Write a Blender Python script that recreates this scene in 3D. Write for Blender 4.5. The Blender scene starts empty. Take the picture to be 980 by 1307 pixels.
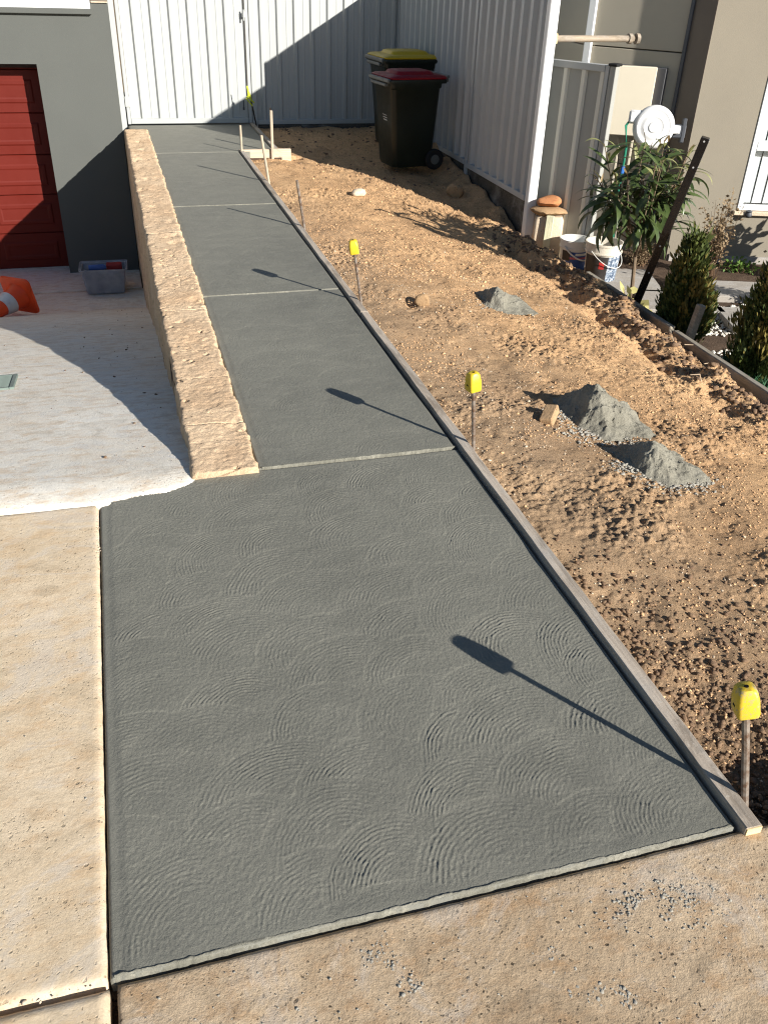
import bpy, math, random
import numpy as np
from mathutils import Vector, Matrix
R_ = math.radians
rnd = random.Random(7)
S = bpy.context.scene
C = S.collection

# ------------------------------------------------------------------ camera
cam_d = bpy.data.cameras.new("camera")
cam = bpy.data.objects.new("camera", cam_d)
C.objects.link(cam)
S.camera = cam
cam_d.sensor_fit = 'VERTICAL'
cam_d.sensor_height = 24.0
cam_d.lens = 24.0 * 1113.0 / 1307.0
cam_d.clip_start = 0.05
cam_d.clip_end = 2000.0
yaw, pitch, roll = R_(17.05), R_(32.38), R_(-2.16)
fw = Vector((math.sin(yaw) * math.cos(pitch), math.cos(yaw) * math.cos(pitch), -math.sin(pitch)))
rt = Vector((math.cos(yaw), -math.sin(yaw), 0))
dn = fw.cross(rt)
c_, s_ = math.cos(roll), math.sin(roll)
right = rt * c_ + dn * s_
down = rt * -s_ + dn * c_
m = Matrix((right, -down, -fw)).transposed().to_4x4()
m.translation = (0, 0, 1.75)
cam.matrix_world = m

# ------------------------------------------------------------------ light
SUN_EL, SUN_AZ = R_(22.8), R_(147.7)          # azimuth clockwise from +Y
W = bpy.data.worlds.new("World")
S.world = W
W.use_nodes = True
wn = W.node_tree.nodes
sky = wn.new('ShaderNodeTexSky')
sky.sky_type = 'NISHITA'
sky.sun_disc = False
sky.sun_elevation = SUN_EL
sky.sun_rotation = SUN_AZ
sky.dust_density = 0.3
sky.ozone_density = 2.5
W.node_tree.links.new(sky.outputs[0], wn['Background'].inputs[0])
wn['Background'].inputs[1].default_value = 0.05
sd = bpy.data.lights.new("sun", 'SUN')
sd.energy = 5.0
sd.angle = R_(0.5)
sd.color = (1.0, 0.955, 0.885)
so = bpy.data.objects.new("sun", sd)
C.objects.link(so)
sv = Vector((math.sin(SUN_AZ) * math.cos(SUN_EL), math.cos(SUN_AZ) * math.cos(SUN_EL), math.sin(SUN_EL)))
so.rotation_euler = sv.to_track_quat('Z', 'Y').to_euler()
so.location = sv * 30
S.view_settings.view_transform = 'Standard'
S.view_settings.look = 'None'
S.view_settings.exposure = 0.95
S.view_settings.gamma = 1.0
S.cycles.use_denoising = True
S.cycles.denoiser = 'OPENIMAGEDENOISE'
S.cycles.denoising_input_passes = 'RGB_ALBEDO_NORMAL'
S.cycles.denoising_prefilter = 'NONE'
S.cycles.adaptive_threshold = 0.01
S.cycles.sample_clamp_indirect = 4.0
S.cycles.filter_width = 1.2
S.cycles.max_bounces = 6

# ------------------------------------------------------------------ materials
MATS = {}
class N:
    """tiny node helper"""
    def __init__(s, name, rough=0.8, spec=0.3):
        s.m = bpy.data.materials.new(name); s.m.use_nodes = True
        s.t = s.m.node_tree; s.n = s.t.nodes; s.p = s.n['Principled BSDF']
        s.p.inputs['Roughness'].default_value = rough
        s.p.inputs['Specular IOR Level'].default_value = spec
        s.tc = s.n.new('ShaderNodeTexCoord')
        s.co = s.tc.outputs['Object']
        MATS[name] = s.m
    def l(s, a, b): s.t.links.new(a, b)
    def world(s):
        g = s.n.new('ShaderNodeNewGeometry'); s.co = g.outputs['Position']
    def noise(s, scale, detail=4, rough=0.6, stretch=None, dist=0.0):
        x = s.n.new('ShaderNodeTexNoise'); x.inputs['Scale'].default_value = scale
        x.inputs['Detail'].default_value = detail; x.inputs['Roughness'].default_value = rough
        x.inputs['Distortion'].default_value = dist
        if stretch:
            mp = s.n.new('ShaderNodeMapping'); mp.inputs['Scale'].default_value = stretch
            s.l(s.co, mp.inputs[0]); s.l(mp.outputs[0], x.inputs['Vector'])
        else: s.l(s.co, x.inputs['Vector'])
        return x.outputs['Fac']
    def voro(s, scale, out='Distance', rand=1.0):
        x = s.n.new('ShaderNodeTexVoronoi'); x.inputs['Scale'].default_value = scale
        x.inputs['Randomness'].default_value = rand
        s.l(s.co, x.inputs['Vector']); return x.outputs[out]
    def ramp(s, f, stops):
        x = s.n.new('ShaderNodeValToRGB'); e = x.color_ramp.elements
        while len(e) < len(stops): e.new(0.5)
        for el, (p, c) in zip(e, stops):
            el.position = p
            if not isinstance(c, (tuple, list)): c = (c, c, c)
            el.color = (*c[:3], 1)
        s.l(f, x.inputs[0]); return x.outputs[0]
    def mix(s, f, a, b, mode='MIX'):
        x = s.n.new('ShaderNodeMix'); x.data_type = 'RGBA'; x.blend_type = mode
        for i, v in ((0, f), (6, a), (7, b)):
            if hasattr(v, 'node'): s.l(v, x.inputs[i])
            elif i == 0: x.inputs[0].default_value = v
            else: x.inputs[i].default_value = (*v[:3], 1)
        return x.outputs[2]
    def math(s, op, a, b=0.0):
        x = s.n.new('ShaderNodeMath'); x.operation = op
        for i, v in ((0, a), (1, b)):
            if hasattr(v, 'node'): s.l(v, x.inputs[i])
            else: x.inputs[i].default_value = v
        return x.outputs[0]
    def col(s, v):
        if hasattr(v, 'node'): s.l(v, s.p.inputs['Base Color'])
        else: s.p.inputs['Base Color'].default_value = (*v[:3], 1)
    def bump(s, h, strength=0.5, dist=0.01):
        x = s.n.new('ShaderNodeBump'); x.inputs['Strength'].default_value = strength
        x.inputs['Distance'].default_value = dist
        s.l(h, x.inputs['Height'])
        if s.p.inputs['Normal'].is_linked: s.l(s.p.inputs['Normal'].links[0].from_socket, x.inputs['Normal'])
        s.l(x.outputs[0], s.p.inputs['Normal'])
    def rough(s, f): s.l(f, s.p.inputs['Roughness'])

def plain(name, c, rough=0.5, spec=0.4, var=0.12, scale=9.0, bump=0.0, bscale=60.0, metallic=0.0):
    n = N(name, rough, spec)
    f = n.noise(scale, 5, 0.65)
    n.col(n.ramp(f, [(0.25, [v * (1 - var) for v in c]), (0.75, [min(1, v * (1 + var)) for v in c])]))
    n.rough(n.ramp(n.noise(scale * 2, 3), [(0.3, max(0, rough - 0.08)), (0.7, min(1, rough + 0.08))]))
    if bump: n.bump(n.noise(bscale, 4), bump, 0.004)
    n.p.inputs['Metallic'].default_value = metallic
    return n.m

def sheet_paint(name, c, rough=0.38):
    n = N(name, rough, 0.4); n.world()
    f = n.noise(3.0, 5, 0.6, (1, 1, 0.35))
    g = n.noise(30, 4, 0.7, (1, 1, 0.15))
    base = n.ramp(f, [(0.3, [v * 0.93 for v in c]), (0.7, c)])
    n.col(n.mix(n.ramp(g, [(0.62, 0.0), (0.8, 0.25)]), base, [c[0] * 0.7, c[1] * 0.66, c[2] * 0.58]))
    return n.m

def old_concrete(name, c0, c1, rust, rust_amt, grain=1.0, pit=0.5):
    n = N(name, 0.88, 0.2); n.world()
    a = n.noise(1.7, 7, 0.65); b = n.noise(9, 6, 0.7, (1, 2.0, 1)); d = n.noise(140, 3, 0.7)
    col = n.mix(n.ramp(a, [(0.32, 0.0), (0.68, 1.0)]), c0, c1)
    col = n.mix(n.ramp(b, [(0.48, 0.0), (0.64, rust_amt)]), col, rust)
    e = n.noise(4.2, 8, 0.75, (1.3, 0.7, 1), 0.6)
    col = n.mix(n.ramp(e, [(0.54, 0.0), (0.64, 0.3)]), col, [v * 0.72 for v in c0])
    col = n.mix(n.ramp(d, [(0.3, 0.30), (0.62, 0.0)]), col, [v * 0.62 for v in c0])
    # small dark irregular pits and chips
    nz = n.n.new('ShaderNodeTexNoise'); nz.inputs['Scale'].default_value = 70; nz.inputs['Detail'].default_value = 3
    n.l(n.co, nz.inputs['Vector'])
    vm = n.n.new('ShaderNodeVectorMath'); vm.operation = 'MULTIPLY_ADD'
    n.l(nz.outputs['Color'], vm.inputs[0]); vm.inputs[1].default_value = (0.016, 0.016, 0.0); n.l(n.co, vm.inputs[2])
    old = n.co; n.co = vm.outputs[0]
    v = n.voro(30); v2 = n.voro(62); v3 = n.voro(120); n.co = old
    k = n.noise(6, 4, 0.7); k2 = n.noise(2.6, 4, 0.7); k3 = n.noise(9, 4, 0.7)
    p1 = n.math('MULTIPLY', n.ramp(v, [(0.09, 1.0), (0.15, 0.0)]), n.ramp(k, [(0.50, 0.0), (0.56, 1.0)]))
    p2 = n.math('MULTIPLY', n.ramp(v2, [(0.13, 1.0), (0.21, 0.0)]), n.ramp(k2, [(0.47, 0.0), (0.55, 1.0)]))
    p3 = n.math('MULTIPLY', n.ramp(v3, [(0.16, 1.0), (0.26, 0.0)]), n.ramp(k3, [(0.50, 0.0), (0.60, 0.8)]))
    pm = n.math('MAXIMUM', p1, n.math('MAXIMUM', p2, p3))
    col = n.mix(n.math('MULTIPLY', pm, pit), col, [v * 0.16 for v in c0])
    sm = n.noise(3.3, 8, 0.78, (1, 1.4, 1), 1.2)
    col = n.mix(n.ramp(sm, [(0.51, 0.0), (0.60, 0.55)]), col, [0.5 * v + 0.5 * 0.40 for v in c1])
    col = n.mix(n.ramp(sm, [(0.38, 0.5), (0.46, 0.0)]), col, [v * 0.68 for v in c0])
    h = n.noise(24, 6, 0.8)
    col = n.mix(n.ramp(h, [(0.56, 0.0), (0.70, 0.35)]), col, [min(0.85, v * 1.22) for v in c1])
    col = n.mix(n.ramp(h, [(0.32, 0.30), (0.44, 0.0)]), col, [v * 0.7 for v in c0])
    n.col(col)
    n.bump(n.noise(70, 6, 0.8), 0.7 * grain, 0.006)
    n.bump(n.math('SUBTRACT', 1.0, pm), 0.5, 0.003)
    n.bump(n.noise(7, 4, 0.6), 0.25 * grain, 0.012)
    return n.m

def fresh_concrete():
    n = N('fresh_concrete', 0.62, 0.35); n.world()
    a = n.noise(1.3, 6, 0.6); b = n.noise(6, 5, 0.65, (1, 1.6, 1)); d = n.noise(260, 2, 0.6)
    col = n.mix(n.ramp(a, [(0.3, 0.0), (0.7, 1.0)]), (0.146, 0.142, 0.117), (0.197, 0.192, 0.158))
    col = n.mix(n.ramp(b, [(0.46, 0.0), (0.62, 0.45)]), col, (0.215, 0.207, 0.17))
    col = n.mix(n.ramp(d, [(0.30, 0.35), (0.55, 0.0)]), col, (0.10, 0.10, 0.09))
    fl = n.voro(120); fk = n.noise(20, 2)
    col = n.mix(n.math('MULTIPLY', n.ramp(fl, [(0.06, 1.0), (0.1, 0.0)]), n.ramp(fk, [(0.55, 0.0), (0.6, 0.6)])), col, (0.42, 0.41, 0.36))
    n.col(col)
    n.rough(n.ramp(a, [(0.3, 0.52), (0.7, 0.7)]))
    n.bump(n.noise(260, 3, 0.8), 0.8, 0.0022)
    return n.m
fresh_concrete()
n = N('dry_slurry', 0.9, 0.15); n.world()
n.col(n.mix(n.ramp(n.noise(5, 6, 0.75), [(0.44, 0.9), (0.60, 0.0)]), n.ramp(n.noise(60, 5, 0.75), [(0.35, (0.18, 0.172, 0.14)), (0.65, (0.33, 0.315, 0.26))]), (0.16, 0.155, 0.125)))
n.bump(n.noise(180, 4, 0.8), 1.0, 0.004)

def dirt():
    n = N('dirt', 0.95, 0.1); n.world()
    a = n.noise(1.1, 8, 0.72, None, 0.5); b = n.noise(7, 7, 0.72); d = n.noise(60, 5, 0.75); g = n.noise(190, 3, 0.7)
    col = n.mix(n.ramp(a, [(0.32, 0.0), (0.66, 1.0)]), (0.60, 0.365, 0.190), (0.82, 0.525, 0.280))
    col = n.mix(n.ramp(b, [(0.36, 0.55), (0.52, 0.0)]), col, (0.36, 0.215, 0.115))
    col = n.mix(n.ramp(d, [(0.56, 0.0), (0.72, 0.75)]), col, (0.70, 0.55, 0.38))
    col = n.mix(n.ramp(d, [(0.28, 0.7), (0.42, 0.0)]), col, (0.17, 0.105, 0.065))
    col = n.mix(n.ramp(g, [(0.30, 0.45), (0.45, 0.0)]), col, (0.14, 0.09, 0.055))
    # greyer gravelly strip beside the path, damp brown loam near the front corner
    sx = n.n.new('ShaderNodeSeparateXYZ'); n.l(n.co, sx.inputs[0])
    nz = n.math('MULTIPLY', n.noise(3.0, 5, 0.7), 1.3)
    gr = n.math('SUBTRACT', n.math('ADD', 1.95, nz), n.math('ADD', sx.outputs[0], n.math('MULTIPLY', n.math('ABSOLUTE', n.math('SUBTRACT', sx.outputs[1], 2.9)), 0.16)))
    col = n.mix(n.math('MULTIPLY', n.ramp(gr, [(0.0, 0.0), (0.9, 1.0)]), 0.55), col, (0.40, 0.30, 0.205))
    dm = n.math('SUBTRACT', n.math('ADD', 2.1, nz), n.math('ADD', n.math('MULTIPLY', sx.outputs[0], 0.55), sx.outputs[1]))
    col = n.mix(n.math('MULTIPLY', n.ramp(dm, [(0.0, 0.0), (0.55, 1.0)]), 0.7), col, (0.17, 0.11, 0.07))
    n.col(col)
    n.bump(n.noise(75, 6, 0.85), 1.0, 0.020)
    n.bump(n.noise(170, 3, 0.8), 0.9, 0.007)
    return n.m
dirt()

def rock_mat(name, c0, c1, dark, scale=7.0, bump=0.8):
    n = N(name, 0.92, 0.15); n.world()
    a = n.noise(scale * 0.4, 7, 0.7, None, 0.4); b = n.noise(scale * 4, 6, 0.75); d = n.noise(scale * 16, 4, 0.7)
    col = n.mix(n.ramp(a, [(0.35, 0.0), (0.65, 1.0)]), c0, c1)
    col = n.mix(n.ramp(b, [(0.33, 0.5), (0.47, 0.0)]), col, dark)
    col = n.mix(n.ramp(d, [(0.60, 0.0), (0.75, 0.4)]), col, [min(1, v * 1.25) for v in c1])
    v = n.voro(scale * 4.2); k = n.noise(scale * 0.8, 3)
    pm = n.math('MULTIPLY', n.ramp(v, [(0.10, 1.0), (0.2, 0.0)]), n.ramp(k, [(0.5, 0.0), (0.58, 1.0)]))
    col = n.mix(n.math('MULTIPLY', pm, 0.8), col, [x * 0.25 for x in dark])
    n.col(col)
    n.bump(n.noise(scale * 8, 7, 0.75), bump, 0.012)
    n.bump(n.noise(scale * 30, 3, 0.7), bump * 0.6, 0.003)
    return n.m

def timber(name, c0, c1, ax=1):
    n = N(name, 0.82, 0.2)
    st = [14, 14, 14]; st[ax] = 0.7
    a = n.noise(4, 6, 0.7, st); b = n.noise(5, 5, 0.6)
    col = n.ramp(a, [(0.3, c0), (0.65, c1)])
    col = n.mix(n.ramp(b, [(0.5, 0.0), (0.7, 0.55)]), col, (0.30, 0.29, 0.27))
    w = n.noise(3.2, 8, 0.8, [2.2 if k_ != ax else 0.5 for k_ in range(3)], 0.8)
    col = n.mix(n.ramp(w, [(0.50, 0.0), (0.60, 0.6)]), col, [v * 0.52 for v in c0])
    sp = n.noise(70, 4, 0.8); col = n.mix(n.ramp(sp, [(0.60, 0.0), (0.68, 0.6)]), col, (0.46, 0.44, 0.39))
    n.col(col); n.bump(a, 0.7, 0.004); n.bump(sp, 0.5, 0.002)
    return n.m

def leafm(name, c0, c1, rough=0.4, trans=0.15):
    n = N(name, rough, 0.45); n.world()
    col = n.ramp(n.noise(11, 4, 0.7), [(0.3, c0), (0.7, c1)])
    n.col(col)
    n.p.inputs['Transmission Weight'].default_value = 0.0
    tr = n.n.new('ShaderNodeBsdfTranslucent'); n.l(col, tr.inputs[0])
    mx = n.n.new('ShaderNodeMixShader'); mx.inputs[0].default_value = trans
    o = n.n['Material Output']
    n.l(n.p.outputs[0], mx.inputs[1]); n.l(tr.outputs[0], mx.inputs[2]); n.l(mx.outputs[0], o.inputs[0])
    return n.m

old_concrete('tan_concrete', (0.57, 0.445, 0.295), (0.71, 0.58, 0.415), (0.52, 0.34, 0.18), 0.5, 0.55, 0.5)
old_concrete('footpath_concrete', (0.43, 0.315, 0.20), (0.60, 0.465, 0.315), (0.40, 0.24, 0.12), 0.65, 1.2, 0.95)
old_concrete('white_concrete', (0.76, 0.69, 0.575), (0.84, 0.80, 0.71), (0.58, 0.40, 0.235), 0.6, 0.7, 0.4)
rock_mat('sandstone', (0.59, 0.405, 0.248), (0.72, 0.54, 0.358), (0.36, 0.235, 0.145), 6.0, 1.0)
rock_mat('cement_pile', (0.225, 0.21, 0.165), (0.325, 0.305, 0.245), (0.13, 0.12, 0.095), 14.0, 0.9)
rock_mat('cement_crumb', (0.33, 0.305, 0.26), (0.50, 0.47, 0.40), (0.15, 0.14, 0.12), 60.0, 0.6)
rock_mat('clod', (0.60, 0.37, 0.195), (0.76, 0.485, 0.265), (0.22, 0.135, 0.08), 12.0, 0.6)
rock_mat('loam_clod', (0.16, 0.10, 0.065), (0.25, 0.165, 0.10), (0.07, 0.045, 0.03), 12.0, 0.6)
rock_mat('pale_stone', (0.52, 0.42, 0.30), (0.64, 0.53, 0.40), (0.35, 0.26, 0.18), 9.0, 0.5)
rock_mat('red_rock', (0.42, 0.17, 0.07), (0.52, 0.24, 0.11), (0.25, 0.12, 0.07), 9.0, 0.7)
rock_mat('brown_rock', (0.33, 0.21, 0.11), (0.45, 0.30, 0.17), (0.17, 0.10, 0.06), 9.0, 0.7)
rock_mat('bark_mulch', (0.075, 0.05, 0.035), (0.14, 0.095, 0.065), (0.03, 0.02, 0.015), 18.0, 1.0)
rock_mat('white_pebble', (0.62, 0.58, 0.50), (0.74, 0.70, 0.62), (0.42, 0.38, 0.31), 20.0, 0.3)
old_concrete('paver_concrete', (0.33, 0.30, 0.265), (0.39, 0.36, 0.32), (0.30, 0.25, 0.19), 0.3, 0.6, 0.2)
plain('render_grey', (0.094, 0.098, 0.090), 0.85, 0.2, 0.05, 3, 0.35, 220)
plain('render_tan', (0.235, 0.208, 0.162), 0.85, 0.2, 0.07, 2.2, 0.4, 200)
plain('cladding_beige', (0.40, 0.36, 0.285), 0.75, 0.25, 0.05, 3, 0.15, 150)
plain('cladding_shadow_bay', (0.25, 0.22, 0.18), 0.8, 0.2, 0.06, 3, 0.15, 150)
plain('trim_brown', (0.17, 0.14, 0.11), 0.7, 0.25, 0.1, 5)
sheet_paint('fence_white', (0.40, 0.412, 0.402))
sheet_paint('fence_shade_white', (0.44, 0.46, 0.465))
plain('white_frame', (0.72, 0.73, 0.72), 0.35, 0.5, 0.03, 6)
plain('gate_shade_grey', (0.30, 0.30, 0.275), 0.45, 0.4, 0.05, 4)  # shade on the gate sheet, put into its colour
plain('gate_sunlit_cream', (0.62, 0.60, 0.52), 0.45, 0.4, 0.04, 4)  # sunlight on the gate ribs, put into their colour
plain('door_red', (0.108, 0.011, 0.006), 0.55, 0.2, 0.08, 2.5)
plain('door_dark', (0.03, 0.012, 0.01), 0.6, 0.3)
plain('bin_green', (0.009, 0.013, 0.009), 0.36, 0.35, 0.25, 6)
plain('bin_red', (0.22, 0.008, 0.014), 0.5, 0.2, 0.1, 6)
plain('bin_yellow', (0.60, 0.40, 0.012), 0.45, 0.5, 0.1, 6)
plain('bin_grey', (0.10, 0.105, 0.10), 0.5, 0.4, 0.15, 8)
plain('rubber', (0.012, 0.012, 0.012), 0.7, 0.3)
plain('emblem_white', (0.55, 0.55, 0.53), 0.6, 0.3)
plain('cap_yellow', (0.62, 0.43, 0.025), 0.42, 0.45, 0.10, 25, 0.2, 90)
n = N('cap_yellow_worn', 0.45, 0.4)
n.col(n.mix(n.ramp(n.noise(38, 6, 0.75), [(0.52, 0.0), (0.60, 0.75)]), (0.60, 0.42, 0.03), (0.25, 0.23, 0.21)))
n.bump(n.noise(60, 4), 0.3, 0.002)
n = N('rod_steel', 0.55, 0.5)
n.p.inputs['Metallic'].default_value = 0.35
n.col(n.mix(n.ramp(n.noise(30, 6, 0.75), [(0.42, 0.0), (0.6, 1.0)]), (0.25, 0.215, 0.18), (0.13, 0.075, 0.045)))
n.bump(n.noise(120, 4), 0.4, 0.002)
plain('dark_hole', (0.01, 0.01, 0.01), 0.9, 0.1)
plain('black_steel', (0.010, 0.009, 0.009), 0.28, 0.35, 0.2, 20)
timber('form_timber', (0.30, 0.245, 0.19), (0.46, 0.40, 0.33), 1)
timber('form_timber_cross', (0.42, 0.33, 0.23), (0.58, 0.48, 0.36), 0)
timber('timber_fresh', (0.58, 0.44, 0.22), (0.70, 0.56, 0.32), 0)
timber('peg_timber', (0.33, 0.27, 0.20), (0.48, 0.40, 0.30), 2)
timber('edging_timber', (0.19, 0.165, 0.13), (0.30, 0.265, 0.21), 1)
timber('pale_timber', (0.52, 0.50, 0.32), (0.62, 0.60, 0.42), 2)
timber('pole_timber', (0.28, 0.22, 0.16), (0.38, 0.31, 0.23), 0)
timber('under_rail_dark', (0.055, 0.05, 0.042), (0.10, 0.09, 0.075), 0)
plain('reel_white', (0.74, 0.74, 0.73), 0.4, 0.5, 0.03)
plain('bracket_grey', (0.06, 0.065, 0.075), 0.5, 0.4)
plain('hose_green', (0.015, 0.17, 0.10), 0.4, 0.5, 0.1)
plain('hose_blue', (0.02, 0.12, 0.40), 0.4, 0.5)
plain('meter_cream', (0.60, 0.545, 0.43), 0.6, 0.3, 0.04, 3)
plain('meter_grey', (0.085, 0.085, 0.09), 0.6, 0.3, 0.08, 4)
plain('cone_orange', (0.80, 0.075, 0.012), 0.45, 0.4, 0.15, 8)
plain('cone_white', (0.62, 0.62, 0.60), 0.35, 0.5, 0.1, 20)
plain('bucket_white', (0.66, 0.65, 0.60), 0.4, 0.45, 0.08, 10)
rock_mat('bucket_crust', (0.56, 0.51, 0.42), (0.68, 0.63, 0.53), (0.36, 0.31, 0.24), 16.0, 0.4)
plain('label_blue', (0.035, 0.085, 0.27), 0.5, 0.4, 0.3, 30)
plain('label_pink', (0.42, 0.10, 0.14), 0.5, 0.4, 0.2, 30)
plain('label_dark', (0.035, 0.03, 0.028), 0.5, 0.4, 0.3, 20)
n = N('label_splash', 0.5, 0.4)
n.col(n.ramp(n.noise(45, 5, 0.75), [(0.42, (0.04, 0.06, 0.10)), (0.5, (0.16, 0.21, 0.28)), (0.62, (0.55, 0.57, 0.58))]))
plain('label_red', (0.40, 0.03, 0.025), 0.5, 0.4)
plain('ribbon', (0.50, 0.55, 0.03), 0.6, 0.3)
plain('grate_green', (0.16, 0.20, 0.175), 0.6, 0.3, 0.15, 20)
plain('tub_blue', (0.05, 0.12, 0.36), 0.5, 0.4)
plain('tub_red', (0.30, 0.03, 0.03), 0.5, 0.4)
plain('tub_dark', (0.03, 0.035, 0.05), 0.6, 0.4)
plain('blind', (0.62, 0.66, 0.66), 0.6, 0.3, 0.03)
plain('curtain_grey', (0.28, 0.30, 0.32), 0.8, 0.2)
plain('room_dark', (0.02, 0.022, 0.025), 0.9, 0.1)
plain('bark', (0.17, 0.125, 0.085), 0.9, 0.1, 0.3, 30, 0.5, 80)
plain('twig', (0.16, 0.10, 0.06), 0.9, 0.1, 0.3, 30)
plain('root_pale', (0.42, 0.32, 0.22), 0.9, 0.1, 0.2, 30)
leafm('leaf_dark', (0.032, 0.056, 0.018), (0.085, 0.115, 0.035), 0.34, 0.12)
leafm('leaf_young_sunlit', (0.17, 0.19, 0.065), (0.30, 0.29, 0.13), 0.42, 0.15)
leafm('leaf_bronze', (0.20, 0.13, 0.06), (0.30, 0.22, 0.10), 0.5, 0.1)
leafm('thuja', (0.030, 0.052, 0.013), (0.10, 0.118, 0.022), 0.6, 0.12)
leafm('thuja_tip', (0.13, 0.115, 0.025), (0.22, 0.165, 0.04), 0.6, 0.15)
leafm('dry_leaf', (0.17, 0.115, 0.06), (0.29, 0.21, 0.12), 0.75, 0.15)
leafm('weed', (0.06, 0.12, 0.02), (0.13, 0.22, 0.04), 0.5, 0.15)
leafm('pale_leaf', (0.40, 0.37, 0.13), (0.55, 0.50, 0.22), 0.5, 0.2)
leafm('ground_green', (0.02, 0.07, 0.03), (0.04, 0.12, 0.05), 0.6, 0.1)
plain('soil_far', (0.22, 0.16, 0.10), 0.95, 0.1, 0.25, 0.8, 0.6, 20)
plain('roof_grey', (0.12, 0.115, 0.11), 0.7, 0.3)
n = N('glass', 0.06, 0.5)
n.col((0.8, 0.86, 0.88))
tr = n.n.new('ShaderNodeBsdfTransparent'); gl = n.n.new('ShaderNodeBsdfGlossy'); gl.inputs['Roughness'].default_value = 0.03
mx = n.n.new('ShaderNodeMixShader'); mx.inputs[0].default_value = 0.10
n.l(tr.outputs[0], mx.inputs[1]); n.l(gl.outputs[0], mx.inputs[2]); n.l(mx.outputs[0], n.n['Material Output'].inputs[0])
n = N('clear_plastic', 0.3, 0.5)
n.col((0.55, 0.58, 0.62))
tr = n.n.new('ShaderNodeBsdfTransparent'); tr.inputs[0].default_value = (0.75, 0.8, 0.85, 1)
mx = n.n.new('ShaderNodeMixShader')
n.l(n.ramp(n.noise(6, 5), [(0.35, 0.35), (0.7, 0.6)]), mx.inputs[0])
n.l(tr.outputs[0], mx.inputs[1]); n.l(n.p.outputs[0], mx.inputs[2]); n.l(mx.outputs[0], n.n['Material Output'].inputs[0])

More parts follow.
